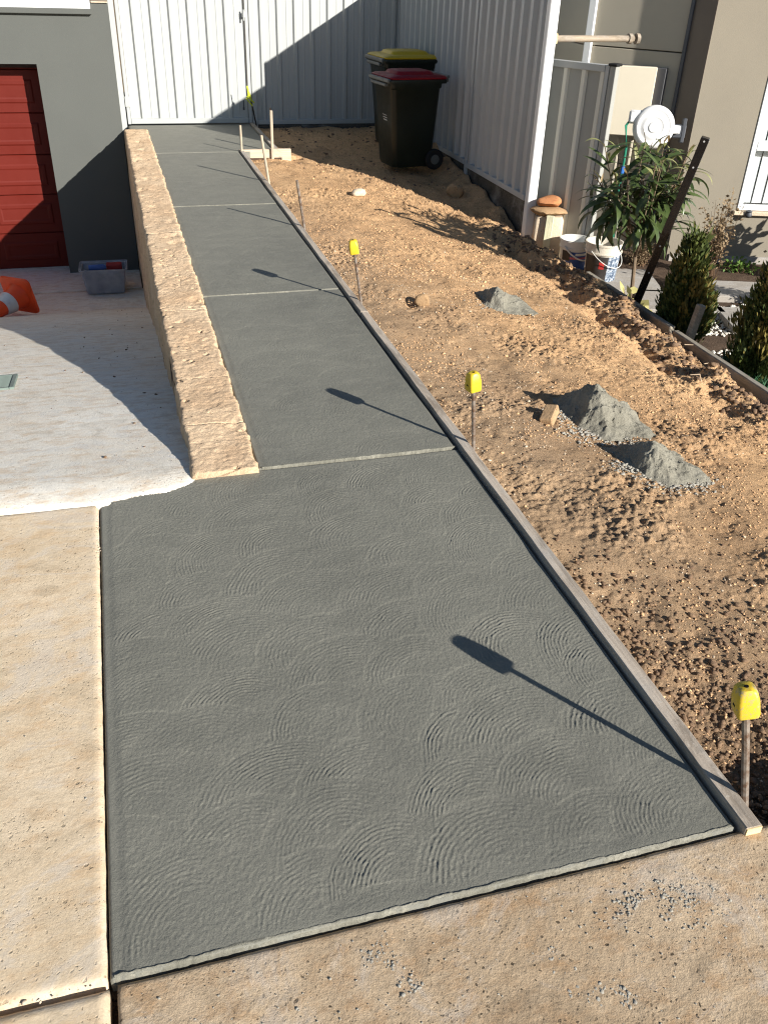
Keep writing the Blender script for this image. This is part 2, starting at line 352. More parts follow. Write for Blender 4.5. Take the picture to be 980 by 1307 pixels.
# ------------------------------------------------------------------ mesh helpers
class MB:
    def __init__(s): s.v = []; s.f = []
    def add(s, vs, fs):
        o = len(s.v); s.v += [tuple(p) for p in vs]; s.f += [tuple(i + o for i in f) for f in fs]; return s
    def box(s, x0, x1, y0, y1, z0, z1, M=None, bev=0.0):
        if bev > 0:
            b = min(bev, (x1 - x0) / 2.2, (y1 - y0) / 2.2, (z1 - z0) / 2.2)
            vs = []; idx = {}
            for ax in range(3):
                for sx in (0, 1):
                    for sy in (0, 1):
                        for sz in (0, 1):
                            p = [x0 if not sx else x1, y0 if not sy else y1, z0 if not sz else z1]
                            lo = (x0, y0, z0); q = list(p)
                            for k, sg in enumerate((sx, sy, sz)):
                                if k != ax: q[k] += b * (1 if not sg else -1)
                            idx[(ax, sx, sy, sz)] = len(vs); vs.append(q)
            fs = []
            def I(ax, c): return idx[(ax, *c)]
            for ax in range(3):
                o1, o2 = [k for k in range(3) if k != ax]
                for sg in (0, 1):
                    q = []
                    for a, bb in ((0, 0), (1, 0), (1, 1), (0, 1)):
                        c = [0, 0, 0]; c[ax] = sg; c[o1] = a; c[o2] = bb; q.append(I(ax, c))
                    flip = (sg == 0) ^ (ax == 1)
                    fs.append(q[::-1] if flip else q)
            for ax in range(3):
                o1, o2 = [k for k in range(3) if k != ax]
                for a in (0, 1):
                    for bb in (0, 1):
                        c0 = [0, 0, 0]; c1 = [0, 0, 0]
                        c0[o1] = c1[o1] = a; c0[o2] = c1[o2] = bb; c0[ax] = 0; c1[ax] = 1
                        fs.append([I(o1, c0), I(o1, c1), I(o2, c1), I(o2, c0)])
            for a in (0, 1):
                for bb in (0, 1):
                    for c in (0, 1): fs.append([I(0, (a, bb, c)), I(1, (a, bb, c)), I(2, (a, bb, c))])
        else:
            vs = [(x, y, z) for x in (x0, x1) for y in (y0, y1) for z in (z0, z1)]
            fs = [(0, 1, 3, 2), (4, 6, 7, 5), (0, 4, 5, 1), (2, 3, 7, 6), (0, 2, 6, 4), (1, 5, 7, 3)]
        if M is not None: vs = [M @ Vector(p) for p in vs]
        return s.add(vs, fs)
    def tube(s, pts, r, n=8, cap=True):
        pts = [Vector(p) for p in pts]
        rs = r if isinstance(r, (list, tuple)) else [r] * len(pts)
        rings = []; up = Vector((0, 0, 1))
        for i, p in enumerate(pts):
            d = (pts[min(i + 1, len(pts) - 1)] - pts[max(i - 1, 0)]).normalized()
            a = d.cross(up if abs(d.z) < 0.9 else Vector((1, 0, 0))).normalized(); b = d.cross(a)
            rings.append([p + (a * math.cos(t) + b * math.sin(t)) * rs[i] for t in [2 * math.pi * k / n for k in range(n)]])
        vs = [q for g in rings for q in g]; fs = []
        for i in range(len(pts) - 1):
            for k in range(n): fs.append((i * n + k, i * n + (k + 1) % n, (i + 1) * n + (k + 1) % n, (i + 1) * n + k))
        if cap: fs.append(tuple(range(n))); fs.append(tuple(range((len(pts) - 1) * n, len(pts) * n))[::-1])
        return s.add(vs, fs)
    def lathe(s, prof, n=24, M=None):
        vs = []; fs = []
        for r, z in prof:
            for k in range(n):
                t = 2 * math.pi * k / n; vs.append(Vector((r * math.cos(t), r * math.sin(t), z)))
        for i in range(len(prof) - 1):
            for k in range(n): fs.append((i * n + k, i * n + (k + 1) % n, (i + 1) * n + (k + 1) % n, (i + 1) * n + k))
        fs.append(tuple(range(n))[::-1]); fs.append(tuple(range((len(prof) - 1) * n, len(prof) * n)))
        if M is not None: vs = [M @ p for p in vs]
        return s.add(vs, fs)
    def loft(s, secs, q=4, M=None):
        """rounded rectangles: (z, cx, cy, hx, hy, r)"""
        vs = []; fs = []; n = 4 * (q + 1)
        for z, cx, cy, hx, hy, r in secs:
            for k, (sx, sy) in enumerate(((1, 1), (-1, 1), (-1, -1), (1, -1))):
                for j in range(q + 1):
                    t = math.pi / 2 * (k + j / q)
                    vs.append(Vector((cx + sx * (hx - r) + r * math.cos(t), cy + sy * (hy - r) + r * math.sin(t), z)))
        for i in range(len(secs) - 1):
            for k in range(n): fs.append((i * n + k, i * n + (k + 1) % n, (i + 1) * n + (k + 1) % n, (i + 1) * n + k))
        fs.append(tuple(range(n))[::-1]); fs.append(tuple(range((len(secs) - 1) * n, len(secs) * n)))
        if M is not None: vs = [M @ p for p in vs]
        return s.add(vs, fs)
    def build(s, name, mat, parent=None, smooth=False, loc=None):
        me = bpy.data.meshes.new(name)
        me.from_pydata(s.v, [], s.f); me.update()
        return link(name, me, mat, parent, smooth, loc)

def link(name, me, mat, parent=None, smooth=False, loc=None):
    o = bpy.data.objects.new(name, me); C.objects.link(o)
    if mat is not None and not me.materials: me.materials.append(MATS[mat] if isinstance(mat, str) else mat)
    if smooth:
        me.polygons.foreach_set('use_smooth', [True] * len(me.polygons))
        if smooth != 'all': me.set_sharp_from_angle(angle=R_(38))
    if parent is not None: o.parent = parent
    if loc is not None: o.location = loc
    return o

def tag(o, label=None, cat=None, group=None, kind=None):
    if label: o['label'] = label
    if cat: o['category'] = cat
    if group: o['group'] = group
    if kind: o['kind'] = kind
    return o
def thing(name, label, cat, loc=(0, 0, 0), rz=0.0, group=None):
    o = bpy.data.objects.new(name, None); C.objects.link(o)
    o.location = loc; o.rotation_euler = (0, 0, rz); o.empty_display_size = 0.1
    return tag(o, label, cat, group)
def copy_tree(o, parent=None):
    c = o.copy(); C.objects.link(c); c.parent = parent
    for ch in list(o.children): copy_tree(ch, c)
    return c

# value noise in numpy
_LAT = {}
def vn(x, y, sc, seed):
    if seed not in _LAT: _LAT[seed] = np.random.RandomState(seed).rand(256, 256).astype(np.float32)
    T = _LAT[seed]
    x = np.asarray(x) * sc + 37.3; y = np.asarray(y) * sc + 11.7
    xi = np.floor(x).astype(int); yi = np.floor(y).astype(int)
    fx = x - xi; fy = y - yi; fx = fx * fx * (3 - 2 * fx); fy = fy * fy * (3 - 2 * fy)
    a = T[xi % 256, yi % 256]; b = T[(xi + 1) % 256, yi % 256]; c = T[xi % 256, (yi + 1) % 256]; d = T[(xi + 1) % 256, (yi + 1) % 256]
    return (a * (1 - fx) + b * fx) * (1 - fy) + (c * (1 - fx) + d * fx) * fy - 0.5
def fbm(x, y, sc, seed, octv=4, gain=0.5):
    t = 0; a = 1.0
    for k in range(octv):
        t = t + a * vn(x, y, sc * 2 ** k, seed + k); a *= gain
    return t
def worley(x, y, sc, seed):
    """nearest-cell distance (0..1) and a random number per cell"""
    r = np.random.RandomState(seed); JX = r.rand(128, 128); JY = r.rand(128, 128); V = r.rand(128, 128)
    x = np.asarray(x) * sc + 31.0; y = np.asarray(y) * sc + 17.0
    xi = np.floor(x).astype(int); yi = np.floor(y).astype(int)
    best = np.full(np.shape(x), 9.0); val = np.zeros(np.shape(x))
    for dx in (-1, 0, 1):
        for dy in (-1, 0, 1):
            a = (xi + dx) % 128; b = (yi + dy) % 128
            d = (xi + dx + JX[a, b] - x) ** 2 + (yi + dy + JY[a, b] - y) ** 2
            m = d < best; best = np.where(m, d, best); val = np.where(m, V[a, b], val)
    return np.sqrt(best), val
def clumps(x, y, sc, seed, dens=1.0):
    """rounded lumps of uneven size, height 0..1"""
    d, v = worley(x, y, sc, seed)
    return np.clip(v - (1 - dens), 0, 1) / max(dens, 1e-3) * np.sqrt(np.clip(1 - (d / (0.25 + 0.35 * v)) ** 2, 0, 1))
def sstep(a, b, x):
    t = np.clip((np.asarray(x, float) - a) / (b - a), 0, 1); return t * t * (3 - 2 * t)

def grid_mesh(name, X, Y, Z, skirt=None):
    ny, nx = X.shape
    v = np.stack([X, Y, Z], -1).reshape(-1, 3)
    i = np.arange(ny * nx).reshape(ny, nx)
    q = np.stack([i[:-1, :-1], i[:-1, 1:], i[1:, 1:], i[1:, :-1]], -1).reshape(-1, 4)
    if skirt is not None:
        b = np.concatenate([i[0, :], i[1:, -1], i[-1, -2::-1], i[-2:0:-1, 0]])
        sv = v[b].copy(); sv[:, 2] = skirt if np.isscalar(skirt) else v[b][:, 2] - skirt[0]
        o = len(v); k = np.arange(len(b)); k2 = (k + 1) % len(b)
        sq = np.stack([b, o + k, o + k2, b[k2]], -1)
        v = np.concatenate([v, sv]); q = np.concatenate([q, sq])
    me = bpy.data.meshes.new(name)
    me.vertices.add(len(v)); me.vertices.foreach_set('co', v.astype(np.float32).ravel())
    me.loops.add(q.size); me.loops.foreach_set('vertex_index', q.astype(np.int32).ravel())
    me.polygons.add(len(q)); me.polygons.foreach_set('loop_start', np.arange(0, q.size, 4, dtype=np.int32))
    me.update(calc_edges=True); me.validate()
    return me
def lin(a, b, step): return np.linspace(a, b, max(2, int(round((b - a) / step)) + 1))

def blob(seed, n=2, amp=0.3, squash=(1, 1, 1)):
    """small irregular stone as vertex / face lists"""
    r = random.Random(seed)
    t = (1 + 5 ** 0.5) / 2
    vs = [Vector(p).normalized() for p in ((-1, t, 0), (1, t, 0), (-1, -t, 0), (1, -t, 0), (0, -1, t), (0, 1, t), (0, -1, -t), (0, 1, -t), (t, 0, -1), (t, 0, 1), (-t, 0, -1), (-t, 0, 1))]
    fs = [(0, 11, 5), (0, 5, 1), (0, 1, 7), (0, 7, 10), (0, 10, 11), (1, 5, 9), (5, 11, 4), (11, 10, 2), (10, 7, 6), (7, 1, 8), (3, 9, 4), (3, 4, 2), (3, 2, 6), (3, 6, 8), (3, 8, 9), (4, 9, 5), (2, 4, 11), (6, 2, 10), (8, 6, 7), (9, 8, 1)]
    for _ in range(n - 1):
        cache = {}; nf = []
        def mid(a, b):
            k = (min(a, b), max(a, b))
            if k not in cache: cache[k] = len(vs); vs.append(((vs[a] + vs[b]) / 2).normalized())
            return cache[k]
        for a, b, c in fs:
            ab, bc, ca = mid(a, b), mid(b, c), mid(c, a); nf += [(a, ab, ca), (b, bc, ab), (c, ca, bc), (ab, bc, ca)]
        fs = nf
    off = [Vector((r.uniform(-1, 1), r.uniform(-1, 1), r.uniform(-1, 1))).normalized() for _ in range(5)]
    cut = [r.uniform(0.55, 0.85) for _ in range(5)]
    out = []
    for v in vs:
        q = v.copy()
        for o, c in zip(off, cut):
            d = q.dot(o)
            if d > c: q -= o * (d - c) * 0.9
        q *= 1 + r.uniform(-amp, amp) * 0.35
        out.append(Vector((q.x * squash[0], q.y * squash[1], q.z * squash[2])))
    return out, fs

def scatter(name, items, mat, kind='stuff', protos=12, lv=1, parent=None):
    """items: (x,y,z,size,flat); one joined mesh of irregular stones"""
    P = []
    for k in range(protos):
        v, f = blob(k * 13 + 5, lv, 1.1); P.append((np.array([tuple(a) for a in v]), np.array(f)))
    VV = []; FF = []; o = 0
    r = np.random.RandomState(5)
    for k, (x, y, z, s, fl) in enumerate(items):
        v, f = P[k % protos]
        a = r.rand() * 6.283; ca, sa = math.cos(a), math.sin(a)
        sc = np.array([s * r.uniform(0.7, 1.3), s * r.uniform(0.7, 1.3), s * fl])
        w = v * sc; w = np.stack([w[:, 0] * ca - w[:, 1] * sa, w[:, 0] * sa + w[:, 1] * ca, w[:, 2]], -1) + (x, y, z)
        VV.append(w); FF.append(f + o); o += len(v)
    v = np.concatenate(VV); f = np.concatenate(FF)
    me = bpy.data.meshes.new(name)
    me.vertices.add(len(v)); me.vertices.foreach_set('co', v.astype(np.float32).ravel())
    me.loops.add(f.size); me.loops.foreach_set('vertex_index', f.astype(np.int32).ravel())
    me.polygons.add(len(f)); me.polygons.foreach_set('loop_start', np.arange(0, f.size, 3, dtype=np.int32))
    me.update(calc_edges=True)
    ob = link(name, me, mat, parent)
    if kind: ob['kind'] = kind
    return ob

# ------------------------------------------------------------------ heights
def drive_z(x, y):
    u = np.maximum(np.asarray(y, float) - 3.1, 0)
    z = 0.006 - 0.158 * u - 0.0128 * u * u
    return np.maximum(z, -1.585)
def dirt_z(x, y, fine=True):
    x = np.asarray(x, float); y = np.asarray(y, float)
    u = np.clip((x - 1.3) / 2.2, 0, 1.05)
    e = -0.33 + 0.25 * sstep(7.4, 10.8, y)
    z = -0.045 + (e + 0.045) * u ** 1.35
    z = z - 0.05 * sstep(2.6, 1.2, y) * sstep(2.2, 1.5, x)
    z = z - 0.07 * np.exp(-((x - 1.52) / 0.16) ** 2) * sstep(2.0, 1.15, y)
    w = sstep(3.0, 4.2, y) * sstep(8.0, 7.0, y)
    bm = 0.035 * np.exp(-((x - 3.27 - 0.05 * vn(y, y * 0, 1.5, 91)) / 0.13) ** 2) * w
    z = z + bm * (1 + 2.5 * fbm(x, y, 5.0, 92, 3))
    z = z - 0.06 * sstep(3.36, 3.44, x) * w
    tr_ = np.exp(-((x - 3.06 - 0.10 * vn(y, y * 0 + 2, 1.1, 93)) / 0.10) ** 2) * w
    z = z - tr_ * (0.075 + 0.10 * fbm(x, y, 4.0, 94, 3, 0.7)) + 0.035 * fbm(x, y, 10.0, 95, 3, 0.7) * w * sstep(2.8, 3.05, x)
    # mound against the fence
    z = z + 0.10 * sstep(3.1, 3.5, x) * sstep(7.2, 8.0, y) * (1 + fbm(x, y, 4.0, 96, 3))
    z = z - 0.045 * sstep(9.2, 9.6, y) * sstep(9.76, 9.74, y) * sstep(1.95, 1.8, x)
    z = z + 0.045 * fbm(x, y, 1.1, 61, 3)
    z = z + 0.024 * fbm(x, y, 4.2, 65, 3, 0.5)
    if fine:
        g = fbm(x, y, 24.0, 70, 3, 0.62)
        loose = np.clip(0.45 + 1.9 * fbm(x, y, 2.6, 89, 3), 0.08, 1.3)
        z = z + loose * (0.008 * g + 0.006 * fbm(x, y, 60.0, 88, 2, 0.8)) + 0.006 * fbm(x, y, 9.0, 80, 3, 0.6)
        z = z + loose * (0.010 * clumps(x, y, 26.0, 301, 0.5) + 0.009 * clumps(x, y, 52.0, 302, 0.7) + 0.010 * clumps(x, y, 13.0, 303, 0.18))
        z = z - 0.018 * np.clip(fbm(x, y, 16.0, 97, 3, 0.7) - 0.26, 0, 0.5)
        rows = vn(x * 0.3 + y * 0.1, y, 7.0, 84)
        z = z + 0.018 * np.clip(rows, 0, 1) * sstep(8.5, 5.0, y)
    # stays below the form board
    z = np.where(x < 1.36, np.minimum(z, -0.028), z)
    return z

# ------------------------------------------------------------------ ground structure
mb = MB(); mb.box(-150, 150, -150, 250, -2.3, -1.95); tag(mb.build('ground', 'soil_far'), kind='structure')
mb = MB(); mb.box(-12, 30, 11.62, 60, -1.2, -0.12); tag(mb.build('back_yard', 'soil_far'), kind='structure')

# the old tan pad left of the new concrete
def slab_grid(name, x0, x1, y0, y1, z, step, mat, amp, seed, edge=0.012, skirt=-0.12, edge_noise=0.0018, parent=None, far=None):
    xs = lin(x0, x1, step); ys = lin(y0, y1, step)
    X, Y = np.meshgrid(xs, ys)
    d = np.minimum(np.minimum(X - x0, x1 - X), np.minimum(Y - y0, y1 - Y))
    Z = z + amp * fbm(X, Y, 3.0, seed, 4) + amp * 0.5 * fbm(X, Y, 30, seed + 9, 3)
    Z = Z - edge * np.clip(1 - d / (edge * 1.2 + 1e-6), 0, 1) ** 2
    wob = edge_noise * fbm(X * 1.0, Y * 1.0, 25.0, seed + 20, 3, 0.7)
    X2 = X + np.where((X - x0 < step * 0.5), wob, 0) + np.where((x1 - X < step * 0.5), wob, 0)
    Y2 = Y + np.where((Y - y0 < step * 0.5), wob, 0) + np.where((y1 - Y < step * 0.5), wob, 0)
    me = grid_mesh(name, X2, Y2, Z, skirt)
    return link(name, me, mat, parent, 'all')
tag(slab_grid('tan_pad', -1.7, -0.2145, 1.075, 2.935, 0.0, 0.012, 'tan_concrete', 0.0018, 31, 0.006), kind='structure')
tag(slab_grid('tan_pad', -9.0, -1.712, 1.075, 2.935, 0.0, 0.1, 'tan_concrete', 0.0025, 32, 0.010), kind='structure')
tag(slab_grid('footpath', -0.196, 2.6, -0.6, 1.068, -0.010, 0.009, 'footpath_concrete', 0.0035, 33, 0.005), kind='structure')
tag(slab_grid('footpath', -1.7, -0.212, -0.6, 1.062, -0.004, 0.012, 'tan_concrete', 0.003, 34, 0.010), kind='structure')
tag(slab_grid('footpath', 2.612, 14, -0.6, 1.064, -0.016, 0.1, 'footpath_concrete', 0.004, 35), kind='structure')
tag(slab_grid('footpath', -9, -1.712, -0.6, 1.062, -0.004, 0.1, 'tan_concrete', 0.004, 36), kind='structure')
mb = MB(); mb.box(-12, 14, -9, -0.62, -0.5, -0.03); tag(mb.build('verge', 'soil_far'), kind='structure')
mb = MB(); mb.box(-9, 14, -0.65, 1.065, -0.5, -0.055); mb.box(-9, -0.2, 1.065, 3.0, -0.5, -0.055)
tag(mb.build('subsoil', 'bark_mulch'), kind='structure')

# white driveway falling to the garage
xs = np.concatenate([lin(-9, -1.8, 0.15)[:-1], lin(-1.8, 0.168, 0.02)])
ys = np.concatenate([np.zeros(1), lin(0.0, 1.0, 0.02), np.ones(0)])
t = np.concatenate([lin(0, 0.12, 0.006), lin(0.13, 1.0, 0.008)])
X, T = np.meshgrid(xs, t)
fx = np.interp(X, [-9, -0.56, -0.23, -0.07, 0.06, 0.12, 0.16, 0.3], [2.95, 2.950, 2.905, 2.945, 2.958, 2.985, 3.03, 3.06]) + 0.007 * fbm(X, X * 0, 9.0, 41, 5, 0.7)
Y = fx + T * (10.36 - fx)
Z = drive_z(X, Y) + 0.004 * fbm(X, Y, 1.5, 42, 4) + 0.001 * fbm(X, Y, 25, 46, 3)
dd = Y - fx
Z = Z - 0.008 * np.clip(1 - dd / 0.008, 0, 1) ** 2
tag(link('driveway', grid_mesh('driveway', X, Y, Z, [0.12]), 'white_concrete', None, 'all'), kind='structure')
mb = MB(); mb.box(-9, 0.13, 10.375, 11.36, -1.8, -1.575, None, 0.008); tag(mb.build('garage_apron', 'white_concrete'), kind='structure')
mb = MB(); mb.box(-9, 0.13, 10.2, 10.5, -1.9, -1.66); tag(mb.build('drain_channel', 'dark_hole'), kind='structure')

# drain grate set in the driveway
dg = thing('drain_grate', 'small square grey green drain grate set in the white driveway', 'drain grate', (-0.86, 4.88, float(drive_z(-0.86, 4.88)) + 0.006))
dg.rotation_euler = (R_(-11.2), 0, R_(2))
mb = MB()
for a in (-0.18, 0.155): mb.box(a, a + 0.025, -0.18, 0.18, -0.02, 0.006, None, 0.003)
for a in (-0.18, 0.155): mb.box(-0.154, 0.154, a, a + 0.025, -0.02, 0.0055, None, 0.003)
mb.build('frame', 'grate_green', dg)
bm_ = MB(); bm_.box(-0.154, 0.154, -0.006, 0.006, -0.02, 0.003, None, 0.002)
b0 = None
for k in range(16):
    yb = -0.145 + k * 0.0195
    if b0 is None: b0 = bm_.build('bar', 'grate_green', dg); b0.location = (0, yb, 0)
    else:
        b = b0.copy(); C.objects.link(b); b.location = (0, yb, 0)
mb = MB(); mb.box(-0.17, 0.17, -0.17, 0.17, -0.05, -0.018); mb.build('pan', 'bin_grey', dg)

# ------------------------------------------------------------------ the new concrete path, bay by bay
path = bpy.data.objects.new('concrete_path', None); C.objects.link(path); path['kind'] = 'structure'
def swirl_field(X, Y, seed, dx=0.27, dy=0.175, rmean=0.20, amp=0.0013):
    r = np.random.RandomState(seed)
    x0, x1, y0, y1 = X.min(), X.max(), Y.min(), Y.max()
    H = np.zeros_like(X)
    jit = 0.55 * fbm(X, Y, 12, seed + 3, 3) ; pn = fbm(X, Y, 55, seed + 5, 2)
    env2 = sstep(-0.25, 0.3, fbm(X, Y, 4.5, seed + 11, 4, 0.6))
    brk = np.clip(0.85 + 1.5 * vn(X, Y, 75, seed + 15) + 0.6 * vn(X, Y, 22, seed + 16), 0.1, 1.4)
    row = 0; y = y1 + 0.12
    xs = X[0]; ys = Y[:, 0]
    while y > y0 - 0.35:
        k = 0
        x = x0 - 0.1 + (row % 2) * dx * 0.5 + r.uniform(-0.04, 0.04)
        while x < x1 + 0.25:
            cx = x + r.uniform(-0.05, 0.05); cy = y + r.uniform(-0.05, 0.05); R = rmean * r.uniform(0.8, 1.25)
            ex = r.uniform(0.85, 1.12)
            i0, i1 = np.searchsorted(xs, [cx - R * 1.2, cx + R * 1.2]); j0, j1 = np.searchsorted(ys, [cy - R * 1.2, cy + R * 1.2])
            if i1 > i0 + 2 and j1 > j0 + 2:
                sx = X[j0:j1, i0:i1]; sy = Y[j0:j1, i0:i1]
                wig = 0.006 * r.uniform(0.5, 1.5)
                d = np.hypot((sx - cx) * ex, sy - cy) + wig * jit[j0:j1, i0:i1] * 2
                ang = np.arctan2(sy - cy, sx - cx)
                inside = d < R
                pitch_ = r.uniform(0.0102, 0.0130)
                ring = np.sin(d / pitch_ * 2 * np.pi + 2.5 * pn[j0:j1, i0:i1] + r.uniform(0, 6))
                ring = np.where(ring > 0, ring ** 1.6, 0.5 * ring)
                a0 = r.uniform(2.3, 2.9); spread = r.uniform(1.4, 2.1)
                da = np.abs((ang - a0 + np.pi) % (2 * np.pi) - np.pi)
                env = np.clip(1.6 * (1.15 - da / spread), 0.10, 1) * np.clip((d / R - 0.15) * 2.5, 0, 1) * np.clip((1 - d / R) * 9, 0, 1)
                A = amp * r.uniform(0.5, 1.05)
                h = A * ring * env * (0.55 + 0.45 * env2[j0:j1, i0:i1]) * brk[j0:j1, i0:i1]
                rim = (0.8 * A if r.rand() < 0.3 else 0.15 * A) * np.exp(-((d - R * 0.985) / 0.0032) ** 2) * np.clip(1.1 - da / spread, 0, 1) * brk[j0:j1, i0:i1]
                tilt = -0.0010 * np.clip(d / R, 0, 1) ** 2
                H[j0:j1, i0:i1] = np.where(inside, h + rim + tilt, H[j0:j1, i0:i1])
            x += dx * r.uniform(0.85, 1.15); k += 1
        y -= dy * r.uniform(0.9, 1.1); row += 1
    return H
def bay(x0, x1, y0, y1, step, z, seed, lip=False):
    xs = lin(x0, x1, step); ys = lin(y0, y1, step * 1.35)
    X, Y = np.meshgrid(xs, ys)
    d = np.minimum(X - x0, x1 - X); dF = Y - y0; dB = y1 - Y
    q = sstep(0.012, 0.045, np.minimum(d, np.minimum(dF, dB)))
    H = swirl_field(X, Y, seed) * q
    H += (0.0011 * vn(X, Y, 230, seed + 31) + 0.0007 * vn(X, Y, 130, seed + 32) + 0.0003 * fbm(X, Y, 14, seed + 33, 2)) * (0.4 + 0.6 * q)
    H += 0.004 * fbm(X, Y, 1.6, seed + 37, 3)
    # bull-nosed edge toward the viewer, uneven
    wob = 0.008 * (1 + 1.5 * fbm(X, Y * 0, 9, seed + 41, 4, 0.7))
    H += -0.001 * np.clip(1 - dF / np.maximum(wob + 0.012, 0.006), 0, 1) ** 2
    H += -0.006 * np.clip(1 - d / 0.008, 0, 1) ** 2 - 0.008 * np.clip(1 - dB / 0.012, 0, 1) ** 2
    # pressed band along the left groove
    H += -0.0025 * sstep(0.045, 0.02, X - x0 + 0.008 * fbm(X * 0, Y, 6, seed + 43, 3))
    Yw = Y + np.where(dF < 1e-6, 0.003 * fbm(X, X * 0, 10, seed + 44, 4, 0.7), 0)
    me = grid_mesh('slab_bay', X, Yw, z + H, z - 0.1)
    o = link('slab_bay', me, 'fresh_concrete', path, 'all')
    return o
bay(-0.209, 1.252, 1.078, 3.058, 0.0023, -0.002, 101)
bay(0.405, 1.248, 3.066, 5.195, 0.0042, 0.003, 201)
bay(0.402, 1.250, 5.203, 7.44, 0.007, 0.004, 301)
bay(0.392, 1.254, 7.448, 9.70, 0.012, 0.004, 401)
bay(0.20, 1.625, 9.708, 11.44, 0.014, 0.005, 501)
# pale dried slurry along the joints and the front edge
def slurry(name, p0, p1, w, h, z, seed, brk=0.0):
    L = (Vector(p1) - Vector(p0)).length; n = max(8, int(L / 0.0035)); mbs = MB()
    d = (Vector(p1) - Vector(p0)).normalized(); s = Vector((-d.y, d.x, 0)); prev = None
    tt = np.linspace(0, 1, n); nn = fbm(tt * L, tt * 0, 14, seed, 4, 0.85); n2 = fbm(tt * L, tt * 0 + 5, 12, seed + 2, 4, 0.7); n3 = vn(tt * L, tt * 0 + 9, 4, seed + 3)
    vs = []; fs = []
    n4 = fbm(tt * L, tt * 0 + 13, 45, seed + 5, 3, 0.8); n5 = vn(tt * L, tt * 0 + 17, 130, seed + 6)
    for k in range(n):
        p = Vector(p0).lerp(Vector(p1), tt[k]) + s * (0.0025 * (1.2 * n4[k] + 1.0 * n5[k]) * (w / 0.0055)); ww = w * max(0.05, 0.6 + 1.1 * nn[k] + 0.9 * n3[k]); hh = h * (0.8 + 0.6 * n2[k])
        if brk and n3[k] > brk: ww *= 0.15; hh *= 0.05
        g_ = w / 0.0065
        prof = ((1.2 * ww + 0.003 * g_ * n2[k], -0.0012), (0.5 * ww, 0.0012), (0.0, 0.0010), (-0.0035 * g_, -0.25 * h), (-0.0055 * g_, -1.1 * h), (-0.006 * g_, -4.0 * h))
        for a, b in prof:
            q = p + s * a; vs.append((q.x, q.y, z + b))
        if k:
            o = k * 6
            for j in range(5): fs.append((o - 6 + j, o + j, o + j + 1, o - 5 + j))
    mbs.add(vs, fs)
    return mbs.build(name, 'dry_slurry', path, 'all')
slurry('slurry_lip', (-0.200, 1.081, 0), (1.247, 1.081, 0), 0.0048, 0.005, -0.0018, 3)
slurry('slurry_joint', (0.42, 3.068, 0), (1.245, 3.068, 0), 0.0050, 0.004, 0.0033, 4)
slurry('slurry_joint', (0.41, 5.205, 0), (1.245, 5.205, 0), 0.0024, 0.003, 0.0043, 5)
slurry('slurry_joint', (0.40, 7.449, 0), (1.245, 7.449, 0), 0.0018, 0.003, 0.0043, 6, -0.2)
mb = MB(); mb.box(-0.215, 1.3, 1.06, 3.06, -0.3, -0.05); mb.box(0.15, 1.3, 3.06, 9.7, -0.3, -0.06); mb.box(0.16, 1.7, 9.7, 11.45, -0.3, -0.06)
mb.build('sub_base', 'bark_mulch', path)

